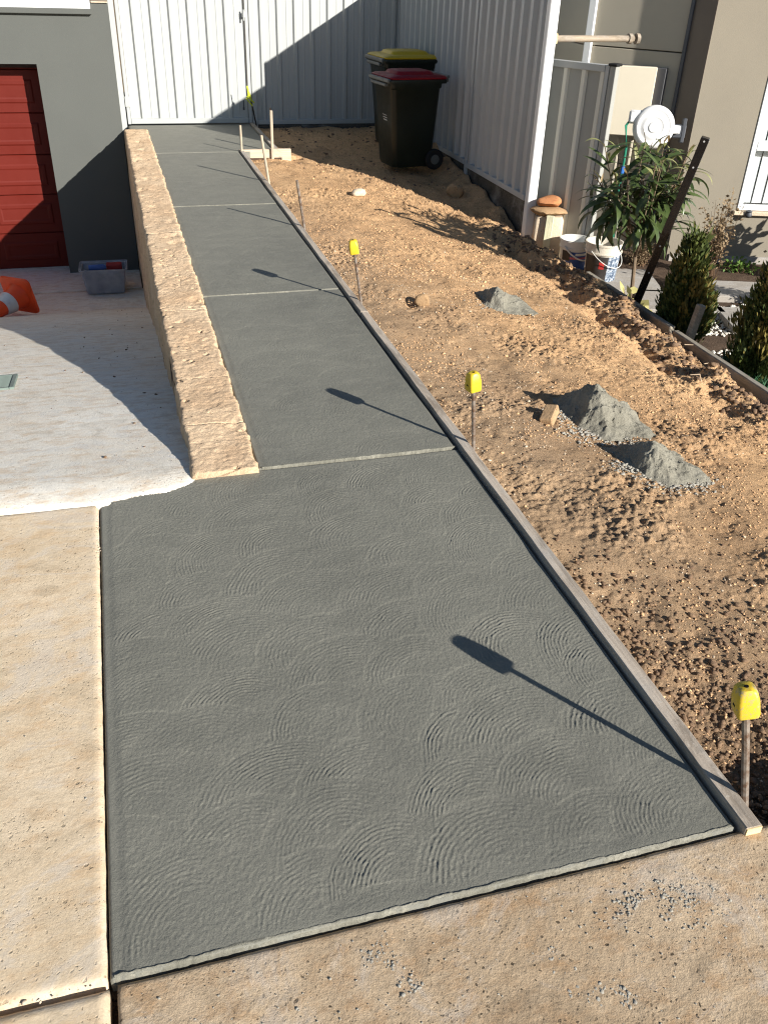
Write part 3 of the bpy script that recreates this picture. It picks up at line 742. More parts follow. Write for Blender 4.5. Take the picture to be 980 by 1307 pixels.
# ------------------------------------------------------------------ sandstone retaining wall: rough blocks
rw = thing('retaining_wall', 'long rough tan sandstone retaining wall between driveway and new path', 'retaining wall', (0, 0, 0))
yb = 3.035; k = 0
lens = [0.42, 0.5, 0.36, 0.62, 0.44, 0.7, 0.52, 0.6, 0.8, 0.66, 0.72, 0.9, 0.78]
tot = 11.03 - 3.035; sc_ = tot / sum(lens)
for L in lens:
    y0 = yb; y1 = yb + L * sc_; yb = y1; k += 1
    st = 0.0075 if y0 < 5.5 else 0.014
    na = int((y1 - y0) / st); xsn = 34 if y0 < 5.5 else 20
    zt = 0.022
    # profile: left face bottom -> top -> right edge
    rows = []
    yy = np.linspace(y0 + 0.0007, y1 - 0.0007, na)
    nz = 10
    cols = []
    for j in range(nz): cols.append(('L', j / nz))
    for j in range(xsn + 1): cols.append(('T', j / xsn))
    cols.append(('R', 1.0))
    A = np.array([[0.0] * len(cols)] * na); XX = A.copy(); ZZ = A.copy(); YY = np.repeat(yy[:, None], len(cols), 1)
    dz = drive_z(yy * 0, yy) - 0.15
    xl = 0.145 + 0.013 * fbm(yy, yy * 0, 9.0, 500, 5, 0.7) ; xr = 0.404 + 0.014 * fbm(yy, yy * 0 + 4, 11.0, 510, 5, 0.7)
    de = np.minimum(yy - y0, y1 - yy)
    for c, (kd, tv) in enumerate(cols):
        if kd == 'L':
            zz = dz + (zt - 0.012 - dz) * tv
            fl = 0.014 * np.abs(fbm(yy, yy * 0 + 1, 11, 520, 3, 0.6)) * 2
            XX[:, c] = xl - 0.004 + fl * 0.9 + 0.012 * fbm(yy, zz, 6, 530, 4) ; ZZ[:, c] = zz
        elif kd == 'T':
            xt = xl + (xr - xl) * tv
            XX[:, c] = xt
            wx = xt + 0.012 * fbm(xt, yy, 25, 541, 2); wy = yy + 0.012 * fbm(xt, yy, 25, 543, 2)
            d1, v1 = worley(wx, wy * 0.8, 13, 551); d2, v2 = worley(wx, wy, 38, 552)
            h = zt + 0.010 * fbm(xt, yy, 4.0, 540, 2, 0.5) + 0.0045 * v1 + 0.0040 * v2 + 0.003 * vn(xt, yy, 90, 554)
            h = h - 0.016 * (v2 > 0.965) * (d2 < 0.45) - 0.012 * (v1 < 0.08) * np.clip(1 - d1 * 1.6, 0, 1)
            ed = np.minimum(tv, 1 - tv) * 0.26
            h = h - 0.010 * np.clip(1 - ed / 0.014, 0, 1) ** 2
            h = h - 0.0012 * np.clip(1 - de / 0.005, 0, 1) ** 1.5 * (0.6 + 1.5 * np.clip(fbm(xt, yy * 0 + k, 8, 560 + k, 3), -0.4, 0.5))
            ZZ[:, c] = h
        else:
            XX[:, c] = xr + 0.002; ZZ[:, c] = -0.09
    if k == 1:
        YY[0, :] -= 0.006 * fbm(XX[0], XX[0] * 0, 20, 570, 3)
    me = grid_mesh('stone_block', XX, YY, ZZ, None)
    # close the near end of the first block
    import bmesh
    bmh = bmesh.new(); bmh.from_mesh(me)
    bmh.verts.ensure_lookup_table(); nc = len(cols); nr = len(yy)
    bmh.faces.new([bmh.verts[i] for i in range(nc)]); bmh.faces.new([bmh.verts[i] for i in range((nr - 1) * nc, nr * nc)])
    bmesh.ops.recalc_face_normals(bmh, faces=bmh.faces)
    bmh.to_mesh(me); bmh.free()
    link('stone_block', me, 'sandstone', rw, 'all')

# ------------------------------------------------------------------ dirt strip
xs = np.concatenate([lin(1.30, 3.46, 0.0085)])
ys = np.concatenate([lin(1.0, 4.5, 0.0075)[:-1], lin(4.5, 6.5, 0.011)[:-1], lin(6.5, 11.47, 0.018)])
X, Y = np.meshgrid(xs, ys); Z = dirt_z(X, Y)
# hole beside the small stone and the one under the board end
Z -= 0.05 * np.exp(-(((X - 1.655) / 0.045) ** 2 + ((Y - 5.02) / 0.05) ** 2))
Z -= 0.16 * np.exp(-(((X - 1.46) / 0.10) ** 2 + ((Y - 1.1) / 0.10) ** 2))
tag(link('dirt_strip', grid_mesh('dirt_strip', X, Y, Z, -0.75), 'dirt', None, 'all'), kind='structure')
def dz1(x, y): return float(dirt_z(np.array([x]), np.array([y]))[0])
r = np.random.RandomState(3)
def pts_in(nn, x0, x1, y0, y1, s0, s1, f0=0.5, f1=0.9, dens=None, pw=2.5):
    x = r.uniform(x0, x1, nn); y = r.uniform(y0, y1, nn)
    if dens is not None:
        kp = r.rand(nn) < dens(x, y); x = x[kp]; y = y[kp]
    z = dirt_z(x, y); s = s0 + (s1 - s0) * r.rand(len(x)) ** pw; f = r.uniform(f0, f1, len(x))
    return [(a, b, c + d * e * 0.25, d, e) for a, b, c, d, e in zip(x, y, z, s, f)]
dn1 = lambda x, y: np.clip(0.55 + 2.2 * fbm(x, y, 2.2, 77, 3), 0.05, 1)
tag(scatter('dirt_clods', pts_in(900, 1.36, 3.4, 1.1, 7.5, 0.004, 0.014, 0.35, 0.8, dens=dn1, pw=5) + pts_in(4000, 1.4, 3.42, 5.5, 11.3, 0.003, 0.014, 0.35, 0.8, dens=dn1, pw=4), 'clod'), 'loose sandy clods and gravel over the bare dirt strip', 'clods')
tag(scatter('pale_gravel', pts_in(500, 1.36, 3.2, 1.2, 6.5, 0.003, 0.011, 0.4, 0.8, dens=lambda x, y: np.clip(1.0 - (x - 1.3) * 0.42 + 1.5 * fbm(x, y, 2.0, 78, 3), 0.05, 1)) , 'pale_stone'), 'pale gravel bits sprinkled over the dirt beside the board', 'gravel')
def grit(name, n, mat, x0, x1, y0, y1, s0, s1, dens=None, pw=3.0, seed=0, kind='stuff'):
    r2 = np.random.RandomState(seed)
    x = r2.uniform(x0, x1, n); y = y0 + (y1 - y0) * r2.rand(n) ** 1.25
    if dens is not None:
        kp = r2.rand(n) < dens(x, y); x = x[kp]; y = y[kp]
    n = len(x); z = dirt_z(x, y); sz = s0 + (s1 - s0) * r2.rand(n) ** pw
    base = np.array([(1, 0, 0), (-1, 0, 0), (0, 1, 0), (0, -1, 0), (0, 0, 1), (0, 0, -0.6)], float)
    P = base[None] * (sz[:, None, None] * r2.uniform(0.5, 1.5, (n, 6, 1))) + r2.normal(0, 0.25, (n, 6, 3)) * sz[:, None, None]
    an = r2.rand(n) * 6.283; ca, sa = np.cos(an)[:, None], np.sin(an)[:, None]
    Q = np.stack([P[:, :, 0] * ca - P[:, :, 1] * sa + x[:, None], P[:, :, 0] * sa + P[:, :, 1] * ca + y[:, None], P[:, :, 2] * 0.75 + z[:, None] + 0.2 * sz[:, None]], -1).reshape(-1, 3)
    T = np.array([(0, 2, 4), (2, 1, 4), (1, 3, 4), (3, 0, 4), (2, 0, 5), (1, 2, 5), (3, 1, 5), (0, 3, 5)])
    f = (T[None] + 6 * np.arange(n)[:, None, None]).reshape(-1, 3)
    me = bpy.data.meshes.new(name); me.vertices.add(len(Q)); me.vertices.foreach_set('co', Q.astype(np.float32).ravel())
    me.loops.add(f.size); me.loops.foreach_set('vertex_index', f.astype(np.int32).ravel())
    me.polygons.add(len(f)); me.polygons.foreach_set('loop_start', np.arange(0, f.size, 3, dtype=np.int32)); me.update(calc_edges=True)
    o = link(name, me, mat); o['kind'] = kind; return o
dn2 = lambda x, y: np.clip(0.5 + 1.8 * fbm(x, y, 3.1, 177, 4, 0.6), 0.04, 1)
tag(grit('sandy_grit', 60000, 'clod', 1.33, 3.42, 1.08, 8.5, 0.0012, 0.0068, dn2, 3.0, 31), 'sharp sandy grit covering the bare dirt strip', 'grit')
tag(grit('dark_grit', 15000, 'loam_clod', 1.33, 3.42, 1.08, 8.0, 0.0014, 0.008, lambda x, y: np.clip(0.30 + 1.6 * fbm(x, y, 2.4, 187, 4, 0.6) + 0.5 * (y < 2.4) * (x < 2.2), 0.02, 1), 3.0, 33), 'dark damp grit patches on the dirt strip', 'grit')
tag(grit('pale_grit', 11000, 'pale_stone', 1.33, 3.3, 1.08, 6.5, 0.0012, 0.0055, lambda x, y: np.clip(0.75 - (x - 1.3) * 0.4 + 1.5 * fbm(x, y, 2.0, 78, 3), 0.03, 1), 3.0, 35), 'pale gravelly grit on the dirt beside the board', 'grit')
bd = lambda x, y: np.exp(-((x - 3.27) / 0.13) ** 2)
tag(scatter('loam_clods', pts_in(5200, 2.95, 3.44, 3.2, 7.4, 0.004, 0.026, dens=bd, pw=3.5) + pts_in(4500, 1.36, 2.0, 1.08, 2.6, 0.003, 0.013, dens=lambda x, y: np.clip(1.5 - (y - 1.0) - (x - 1.3) * 0.6, 0, 1)) + pts_in(350, 1.8, 3.45, 8.6, 11.4, 0.005, 0.02), 'loam_clod'), 'dark loose loam clods along the dug bank and front corner', 'clods')

# single stones one can point at
def stone(name, label, cat, x, y, size, mat, sq=(1, 1, 0.7), seed=1, rz=0.0, z=None, rx=0.0, lv=3):
    v, f = blob(seed, lv, 0.12, sq); mb = MB(); mb.add([p * size for p in v], f)
    o = mb.build(name, mat, None, True); o.location = (x, y, (dz1(x, y) if z is None else z) + size * sq[2] * 0.55); o.rotation_euler = (rx, 0, rz)
    return tag(o, label, cat)
stone('rock', 'rounded sandy rock beside a small hole, near the second capped stake', 'rock', 1.735, 5.0, 0.055, 'brown_rock', (1, 0.8, 0.75), 6)
stone('rock', 'pale flat rock on the dirt in front of the wheelie bins', 'rock', 2.14, 8.13, 0.07, 'pale_stone', (1.3, 0.8, 0.6), 9, 0.5)
stone('rock', 'reddish brown rock against the side fence bottom near the bins', 'rock', 3.2, 8.45, 0.09, 'brown_rock', (1, 0.9, 0.9), 12)
mb = MB(); mb.box(-0.032, 0.032, -0.058, 0.058, -0.024, 0.024, None, 0.006)
o = tag(mb.build('brick_piece', 'brown_rock'), 'broken tan brick piece lying left of the middle cement pile', 'brick'); o.location = (1.83, 3.36, dz1(1.83, 3.36) + 0.022); o.rotation_euler = (0.3, -0.2, -0.75)

# cement piles: steep ridged dollops
def pile(label, x, y, sx, H, rz, seed, mat='cement_pile'):
    n = 96; g = np.linspace(-1, 1, n); X, Y = np.meshgrid(g, g)
    # planes meeting at a peak: lit right-front, dark left, back
    def pl(az, slope, off=0.0): return np.maximum(0, (X * math.sin(az) + Y * math.cos(az)) - off) * slope
    h = 1.0 - np.maximum.reduce([pl(R_(162) + rz, 1.15), pl(R_(268) + rz, 1.9), pl(R_(20) + rz, 1.5), pl(R_(95) + rz, 1.25), pl(R_(222) + rz, 1.35)])
    h = h + 0.26 * fbm(X, Y, 2.0, seed, 3) + 0.09 * fbm(X, Y, 7, seed + 5, 2, 0.65) + 0.045 * fbm(X, Y, 24, seed + 8, 2, 0.8)
    h = np.where(h < 0.22, h * 0.55 + 0.10, h) - 0.09 * np.exp(-np.maximum(0, 1 - h) * 5)
    h = np.clip(h, -0.15, 1.05)
    me = grid_mesh('cement_pile', X * sx, Y * sx, h * H, None)
    o = link('cement_pile', me, mat, None, True); o.location = (x, y, dz1(x, y) - 0.005)
    return tag(o, label, 'cement pile', 'piles of dumped wet cement on the dirt')
pile('farthest cement pile, brownish grey, on the dirt toward the two buckets', 2.30, 5.16, 0.21, 0.125, 0.0, 201)
pile('tall pointed grey cement pile beside the broken brick piece', 2.09, 3.42, 0.26, 0.215, 0.05, 211)
pile('low round grey cement pile nearest the path corner stake', 2.12, 2.93, 0.215, 0.15, -0.1, 221)
its = []
for cx, cy, rr, nn in ((2.30, 5.08, 0.22, 300), (2.05, 3.25, 0.25, 800), (2.12, 3.08, 0.14, 500), (2.17, 2.78, 0.22, 700), (1.95, 3.42, 0.16, 300), (2.0, 2.88, 0.14, 300)):
    for _ in range(nn):
        a = r.rand() * 6.283; d = rr * r.rand() ** 0.5 * r.uniform(0.3, 1.2); x = cx + d * math.cos(a); y = cy + d * math.sin(a) * 0.6
        its.append((x, y, dz1(x, y) + 0.004, 0.0018 + 0.0075 * r.rand() ** 3, 0.6))
tag(scatter('cement_crumbs', its, 'cement_crumb'), 'grey cement crumbs spilled round the dumped piles', 'cement crumbs')

# cement splatter and grit on the concrete
its = []
def cluster(cx, cy, rx, ry, nn, z, s0=0.0006, s1=0.0052):
    for _ in range(nn):
        x = cx + r.normal() * rx * 0.5; y = cy + r.normal() * ry * 0.5
        its.append((x, y, z + 0.0003, s0 + (s1 - s0) * r.rand() ** 4, r.uniform(0.2, 0.5)))
for cx, cy, rx, ry, nn in [(a_, b_, c_ * 1.15, d_ * 1.15, int(e_ * 1.3)) for a_, b_, c_, d_, e_ in ((1.03, 0.94, 0.07, 0.05, 420), (1.10, 0.90, 0.10, 0.035, 200), (0.9, 0.97, 0.04, 0.02, 90), (0.33, 0.985, 0.03, 0.03, 90), (0.38, 0.92, 0.02, 0.03, 60), (0.86, 0.93, 0.05, 0.03, 60), (0.72, 0.8, 0.05, 0.02, 90), (0.79, 0.785, 0.02, 0.02, 60), (0.67, 0.9, 0.04, 0.03, 50))]:
    cluster(cx, cy, rx, ry, nn, -0.0105)
for _ in range(1500):
    its.append((r.uniform(-0.15, 1.7), r.uniform(0.3, 1.04), -0.0102, 0.0008 + 0.0025 * r.rand() ** 3, 0.7))
for _ in range(160):
    its.append((r.uniform(-0.8, -0.25), r.uniform(0.9, 2.9), 0.0, 0.0008 + 0.0028 * r.rand() ** 3, 0.7))
tag(scatter('cement_splatter', its, 'cement_crumb'), 'specks of splashed cement and grit on the old concrete', 'splatter')
its = []
for _ in range(170):
    y = 3.2 + 6.5 * r.rand() ** 1.3; x = 0.12 - abs(r.normal()) * 0.22 * (1 + (y - 3) * 0.18)
    its.append((x, y, float(drive_z(x, y)) + 0.002, 0.0015 + 0.009 * r.rand() ** 5, 0.5))
for _ in range(40):
    y = r.uniform(3.1, 8); x = r.uniform(-1.5, 0.1); its.append((x, y, float(drive_z(x, y)) + 0.002, 0.0015 + 0.006 * r.rand() ** 4, 0.6))
tag(scatter('driveway_debris', its, 'loam_clod'), 'dark crumbs of dirt scattered on the driveway beside the wall', 'debris')
# chipped lumps along the tan pad joint
its = []
for _ in range(18):
    its.append((r.uniform(-0.6, -0.21), 1.07 + 0.004 * r.normal(), -0.003, 0.0015 + 0.004 * r.rand() ** 2, 0.7))
for _ in range(70): its.append((-0.219 + 0.003 * r.normal(), r.uniform(2.55, 2.93), -0.004, 0.0015 + 0.0035 * r.rand() ** 2, 0.8))
tag(scatter('joint_crumbs', its, 'pale_stone'), 'broken crumbs along the joint of the tan pad', 'crumbs')

# ------------------------------------------------------------------ form boards
def board(name, label, x0, x1, y0, y1, z0, z1, mat, endmat=None, seed=0, axis=1):
    t = thing(name, label, 'form board', ((x0 + x1) / 2, (y0 + y1) / 2, z0), 0, 'timber form boards along the new path')
    hx, hy = (x1 - x0) / 2, (y1 - y0) / 2
    n = max(4, int(max(hx, hy) * 2 / 0.05)); tt = np.linspace(-1, 1, n)
    w = fbm(tt * max(hx, hy), tt * 0, 3.0, 700 + seed, 4, 0.6); w2 = fbm(tt * max(hx, hy), tt * 0 + 3, 4.0, 710 + seed, 4, 0.6)
    vs = []; fs = []
    L = hy if axis == 1 else hx; Wd = hx if axis == 1 else hy; Ht = z1 - z0
    for k in range(n):
        a = 0.004 * w[k]; b = 0.004 * w2[k]
        for s, z in ((-Wd + a, 0), (-Wd + a, Ht - 0.003 + b), (-Wd + a + 0.003, Ht + b), (Wd + b - 0.004, Ht + b * 0.5 - 0.001), (Wd + b, Ht - 0.005), (Wd + b, 0)):
            vs.append((s, tt[k] * L, z) if axis == 1 else (tt[k] * L, -s, z))
        if k:
            o = k * 6
            for j in range(6): fs.append((o - 6 + j, o - 6 + (j + 1) % 6, o + (j + 1) % 6, o + j))
    fs.append(tuple(range(6))); fs.append(tuple(range(6 * n - 6, 6 * n))[::-1])
    mb = MB(); mb.add(vs, fs); mb.build('plank', mat, t)
    return t
for k, (a, b) in enumerate(((1.055, 4.72), (4.726, 9.70))):
    board('form_board', ('weathered form board along the near half of the path, cut end at the footpath', 'weathered form board along the far half of the path up to the short cross board')[k],
          1.262, 1.307, a, b, -0.09, 0.018, 'form_timber', None, k)
board('form_board', 'short cross board where the path widens before the white gate', 1.255, 1.80, 9.707, 9.752, -0.10, 0.022, 'form_timber_cross', None, 5, 0)
board('form_board', 'form board running from the cross board to the white gate', 1.632, 1.677, 9.76, 11.46, -0.09, 0.022, 'form_timber', None, 6)
mb = MB(); mb.box(1.2635, 1.3055, 1.0515, 1.0545, -0.085, 0.0135)
t0 = tag(mb.build('end_grain', 'timber_fresh'), None, None)
t0.parent = [o for o in C.objects if o.name == 'form_board'][0]; t0.location = -Vector(t0.parent.location)

# ------------------------------------------------------------------ stakes
def cap_mesh():
    mb = MB()
    mb.loft([(-0.064, 0, 0, 0.0255, 0.0255, 0.009), (-0.056, 0, 0, 0.0275, 0.0275, 0.010), (-0.02, 0, 0, 0.027, 0.027, 0.011), (0.006, 0, 0, 0.0235, 0.0235, 0.012), (0.014, 0, 0, 0.019, 0.019, 0.013), (0.0165, 0, 0, 0.010, 0.010, 0.008)], 5)
    return mb
def stake(name, label, base, top, rad, cap=None, rz=0.0, mat='rod_steel', group='stakes along the form boards'):
    base = Vector(base); top = Vector(top); d = top - base
    zb = min(base.z, dz1(base.x, base.y)) - 0.12
    b0 = base + d * ((zb - base.z) / d.z)
    t = thing(name, label, 'stake', base, 0, group)
    mb = MB(); pts = [b0 - base, Vector((0, 0, 0)), d * 0.5 + Vector((0.001, 0, 0)), d * (0.97 if cap else 1.0)]
    mb.tube(pts, rad, 9); mb.build('rod', mat, t, True)
    if cap:
        c = cap_mesh().build('safety_cap', cap, t, True); c.location = d * 0.965; q = d.to_track_quat('Z', 'Y'); c.rotation_euler = (q @ Vector((0, 0, 1)).rotation_difference(Vector((0, 0, 1)))).to_euler()
        e = d.to_track_quat('Z', 'X').to_euler(); c.rotation_euler = (e.x, e.y, e.z)
        c.rotation_euler = (Matrix.Rotation(0, 3, 'Z') @ d.to_track_quat('Z', 'Y').to_matrix() @ Matrix.Rotation(rz, 3, 'Z')).to_euler()
        hb = MB(); hb.tube([(0.0, 0.0, 0.015), (0, 0, 0.0178)], 0.0055, 10); h = hb.build('nail_hole', 'dark_hole', c); h.location = (0.004, 0.0, 0)
        hb = MB(); hb.box(-0.006, 0.006, -0.028, -0.025, -0.04, -0.032, None, 0.001); hb.build('slot', 'dark_hole', c)
    return t
stake('capped_stake', 'steel stake with worn yellow cap nearest the front corner of the path', (1.325, 1.137, -0.02), (1.264, 1.198, 0.345), 0.0095, 'cap_yellow_worn', 0.5)
stake('capped_stake', 'steel stake with yellow cap beside the first joint of the path', (1.325, 3.05, -0.02), (1.29, 3.05, 0.345), 0.0085, 'cap_yellow', 0.2)
stake('capped_stake', 'steel stake with yellow cap beside the second joint of the path', (1.322, 4.93, -0.02), (1.262, 4.93, 0.375), 0.0085, 'cap_yellow', -0.2)
stake('bare_stake', 'thin bare rusty rod beside the board, next stake beyond the capped ones', (1.325, 6.645, -0.02), (1.272, 6.645, 0.35), 0.0105)
stake('bare_stake', 'thin bare rod leaning in front of the short cross board', (1.322, 8.25, -0.02), (1.268, 8.25, 0.40), 0.012, None, 0, 'peg_timber')
stake('bare_stake', 'thin bare rod at the left end of the cross board', (1.279, 9.69, -0.03), (1.277, 9.69, 0.262), 0.012, None, 0, 'peg_timber')
stake('bare_stake', 'thin dark rod in shade just behind the cross board', (1.705, 10.224, -0.03), (1.682, 10.225, 0.35), 0.012)
pg = thing('timber_peg', 'square wooden peg nailed to the front of the cross board', 'stake', (1.60, 9.69, -0.1), 0, 'stakes along the form boards')
mb = MB(); mb.box(-0.014, 0.014, -0.013, 0.013, -0.15, 0.50, None, 0.004); mb.build('peg', 'peg_timber', pg)
rbs = stake('ribbon_stake', 'dark rod tied with yellow ribbon leaning by the white gate post', (1.685, 11.25, -0.03), (1.61, 11.25, 0.36), 0.009, None, 0, 'black_steel')
mb = MB()
for a in range(5):
    q = rnd.uniform(-0.06, 0.06); z = 0.30 + 0.03 * a
    mb.box(-0.008, 0.008, -0.001, 0.001, -0.05, 0.06, Matrix.Translation((-0.07 + q * 0.4, -0.012 - 0.003 * a, z)) @ Matrix.Rotation(rnd.uniform(-1.0, 1.0), 4, 'Y'))
mb.build('ribbon', 'ribbon', rbs)

# ------------------------------------------------------------------ steel fences and gate
def rib_profile(L, pitch=0.19, top=0.045, base=0.085, h=0.02, start=0.06):
    p = [(0, 0)]; x = start
    while x + base < L:
        e = (base - top) / 2
        p += [(x, 0), (x + e, h), (x + e + top, h), (x + base, 0)]
        mid = x + base + (pitch - base) / 2
        if mid + 0.012 < L: p += [(mid - 0.010, 0), (mid - 0.006, 0.004), (mid + 0.006, 0.004), (mid + 0.010, 0)]
        x += pitch
    p.append((L, 0)); return p
def ribbed(M, L, z0, z1a, z1b, **kw):
    """sheet in local frame: along +x, ribs toward -y; top runs from z1a to z1b"""
    mb = MB(); pr = rib_profile(L, **kw); vs = []; fs = []
    for x, y in pr:
        zt = z1a + (z1b - z1a) * x / L
        for z, dy in ((z0, 0), (zt, 0)): vs.append(M @ Vector((x, -y, z)))
    n = len(pr)
    for i in range(n - 1): fs.append((2 * i, 2 * i + 2, 2 * i + 3, 2 * i + 1))
    o = len(vs)
    for x, y in pr:
        zt = z1a + (z1b - z1a) * x / L
        for z in (z0, zt): vs.append(M @ Vector((x, -y + 0.002, z)))
    for i in range(n - 1): fs.append((o + 2 * i, o + 2 * i + 1, o + 2 * i + 3, o + 2 * i + 2))
    mb.add(vs, fs); return mb
def bar(M, x0, x1, y0, y1, z0, z1a, z1b=None, zh=None, bev=0.004):
    """sloped rail: z offset goes from z1a to z1b, height zh"""
    mb = MB()
    if z1b is None: mb.box(x0, x1, y0, y1, z0, z1a, M, bev); return mb
    vs = []
    for x, zz in ((x0, z1a), (x1, z1b)):
        for y in (y0, y1):
            for z in (zz - zh, zz): vs.append(M @ Vector((x, y, z)))
    mb.add(vs, [(0, 1, 3, 2), (4, 6, 7, 5), (0, 4, 5, 1), (2, 3, 7, 6), (0, 2, 6, 4), (1, 5, 7, 3)]); return mb

# white sheet gate at the head of the path
gt = thing('sheet_gate', 'white ribbed steel gate at the far end of the new path', 'gate', (0, 0, 0))
M0 = Matrix.Translation((0.245, 11.5, 0))
ribbed(M0, 1.375, 0.06, 1.80, 1.80, start=0.11, pitch=0.205, top=0.028, base=0.066, h=0.024).build('ribbed_sheet', 'fence_white', gt)
bar(M0, -0.002, 1.377, -0.034, 0.012, 0.015, 0.072).build('bottom_rail', 'fence_white', gt)
bar(M0, -0.002, 1.377, -0.034, 0.012, 1.80, 1.85).build('top_rail', 'fence_white', gt)
for x in (-0.042, 1.38): bar(M0, x, x + 0.038, -0.036, 0.012, 0.012, 1.852).build('stile', 'fence_white', gt)
mb = MB()
for z in (0.20, 1.5):
    mb = MB(); mb.box(0.195, 0.245, 11.456, 11.464, z, z + 0.11, None, 0.002)
    hg = mb.build('hinge', 'fence_white', gt)
mb = MB(); mb.box(1.595, 1.63, 11.45, 11.464, 1.13, 1.19, None, 0.004); mb.tube([(1.612, 11.447, 1.10), (1.612, 11.447, 1.21)], 0.008, 8); mb.build('latch', 'fence_white', gt)
mb = MB(); mb.tube([(1.565, 11.452, 0.16), (1.565, 11.452, 0.27)], 0.007, 6); mb.box(1.555, 1.575, 11.452, 11.464, 0.16, 0.19); mb.build('drop_bolt', 'bracket_grey', gt)
gp = thing('gate_post', 'white steel gate post against the grey garage wall', 'post', (0.155, 11.5, -0.2), 0, 'white posts of the gate and back fence')
mb = MB(); mb.box(-0.035, 0.035, -0.035, 0.035, 0, 2.06, None, 0.005); mb.build('post', 'fence_white', gp)
mb = MB(); mb.box(-0.037, 0.037, -0.037, 0.037, 2.061, 2.075, None, 0.004); mb.build('post_cap', 'fence_white', gp)
gp2 = thing('gate_post', 'white steel gate post where gate and back fence meet', 'post', (1.70, 11.5, -0.2), 0, 'white posts of the gate and back fence')
mb = MB(); mb.box(-0.03, 0.03, -0.035, 0.035, 0, 2.06, None, 0.005); mb.build('post', 'fence_white', gp2)
mb = MB(); mb.box(-0.032, 0.032, -0.037, 0.037, 2.061, 2.075, None, 0.004); mb.build('post_cap', 'fence_white', gp2)

bf = thing('back_fence', 'pale ribbed steel fence behind the wheelie bins', 'fence', (0, 0, 0))
M0 = Matrix.Translation((1.735, 11.5, 0))
ribbed(M0, 1.80, 0.03, 1.76, 1.76, start=0.05, pitch=0.20, top=0.028, base=0.066, h=0.024).build('ribbed_sheet', 'fence_white', bf)
bar(M0, 0, 1.80, -0.032, 0.014, -0.005, 0.045).build('bottom_rail', 'fence_white', bf)
bar(M0, 0, 1.80, -0.032, 0.014, 1.76, 1.81).build('top_rail', 'fence_white', bf)
mb = MB(); mb.box(1.72, 3.56, 11.475, 11.525, -0.35, -0.012, None, 0.006); mb.build('base_strip', 'under_rail_dark', bf)  # dark strip filling the gap under the bottom rail

sf = thing('side_fence', 'long ribbed steel side fence in shade beside the bins', 'fence', (0, 0, 0))
MX = lambda y: Matrix.Translation((3.5, y, 0)) @ Matrix.Rotation(R_(-90), 4, 'Z')   # +x local -> -Y world, -y local -> -X world
for ya, yb_, z0, ta, tb in ((11.45, 8.95, 0.0, 1.60, 1.90), (8.885, 7.40, -0.015, 1.68, 1.90)):
    L = ya - yb_; M1 = MX(ya)
    ribbed(M1, L, z0 + 0.02, ta - 0.01, tb - 0.01, start=0.04, pitch=0.19, top=0.05, base=0.095, h=0.04).build('ribbed_sheet', 'fence_shade_white', sf)
    bar(M1, 0.001, L - 0.001, -0.042, 0.014, z0 - 0.02, z0 + 0.03).build('bottom_rail', 'fence_shade_white', sf)
    bar(M1, 0.001, L - 0.001, -0.042, 0.014, 0, ta + 0.03, tb + 0.03, 0.045).build('top_rail', 'fence_shade_white', sf)
    mb = MB(); mb.box(3.485, 3.53, yb_, ya, -0.55, z0 - 0.025, None, 0.005); mb.build('base_strip', 'under_rail_dark', sf)  # dark strip below the side fence rail
for yp_, zt in ((8.918, 1.95), (11.5, 1.85)):
    mb = MB(); mb.box(3.466, 3.54, yp_ - 0.031, yp_ + 0.031, -0.5, zt, None, 0.005); mb.build('post', 'fence_shade_white', sf)
fe = thing('fence_end_post', 'white square end post of the side fence, sunlit, beside the stacked stones', 'post', (3.51, 7.36, -0.6))
mb = MB(); mb.box(-0.042, 0.042, -0.036, 0.036, 0, 2.56, None, 0.006); mb.build('post', 'white_frame', fe)
mb = MB(); mb.box(-0.044, 0.044, -0.038, 0.038, 2.561, 2.575, None, 0.004); mb.build('post_cap', 'white_frame', fe)

# ------------------------------------------------------------------ garage building at left
gh = thing('garage_building', 'grey rendered garage with a red panel door below path level', 'garage', (0, 0, 0))
mb = MB(); mb.box(-0.68, 0.128, 11.05, 11.9, -1.95, 3.3); mb.box(-4.2, -0.68, 11.05, 11.9, 0.68, 3.3); mb.build('wall', 'render_grey', gh)
mb = MB(); mb.box(-9.0, -4.2015, 11.05, 11.9, -1.95, 3.3); mb.build('wall', 'render_grey', gh)
mb = MB(); mb.box(-9.0, 0.126, 11.92, 18, -1.95, 3.3); mb.build('rear_wall', 'render_grey', gh)
mb = MB(); mb.box(-9.4, 0.4, 10.8, 18.3, 3.31, 3.5); mb.build('roof', 'roof_grey', gh)
mb = MB(); mb.box(-4.4, -0.045, 11.0, 11.049, 1.155, 1.205, None, 0.004); mb.build('sill', 'render_grey', gh)
mb = MB(); mb.box(-4.4, -0.055, 11.015, 11.0485, 1.206, 2.6, None, 0.003); mb.build('white_panel', 'white_frame', gh)
mb = MB(); mb.box(-0.044, 0.125, 11.03, 11.0492, 1.262, 1.275, None, 0.003); mb.build('flashing', 'pale_stone', gh)
mb = MB(); mb.box(-0.044, 0.125, 11.036, 11.0492, 1.276, 1.6, None, 0.003); mb.build('dark_band', 'trim_brown', gh)
gd = thing('garage_door', 'red sectional garage door with pressed panels, half in shadow', 'garage door', (0, 0, 0))
zz = [-1.58, -1.16, -0.72, -0.28, 0.16, 0.60, 1.0]
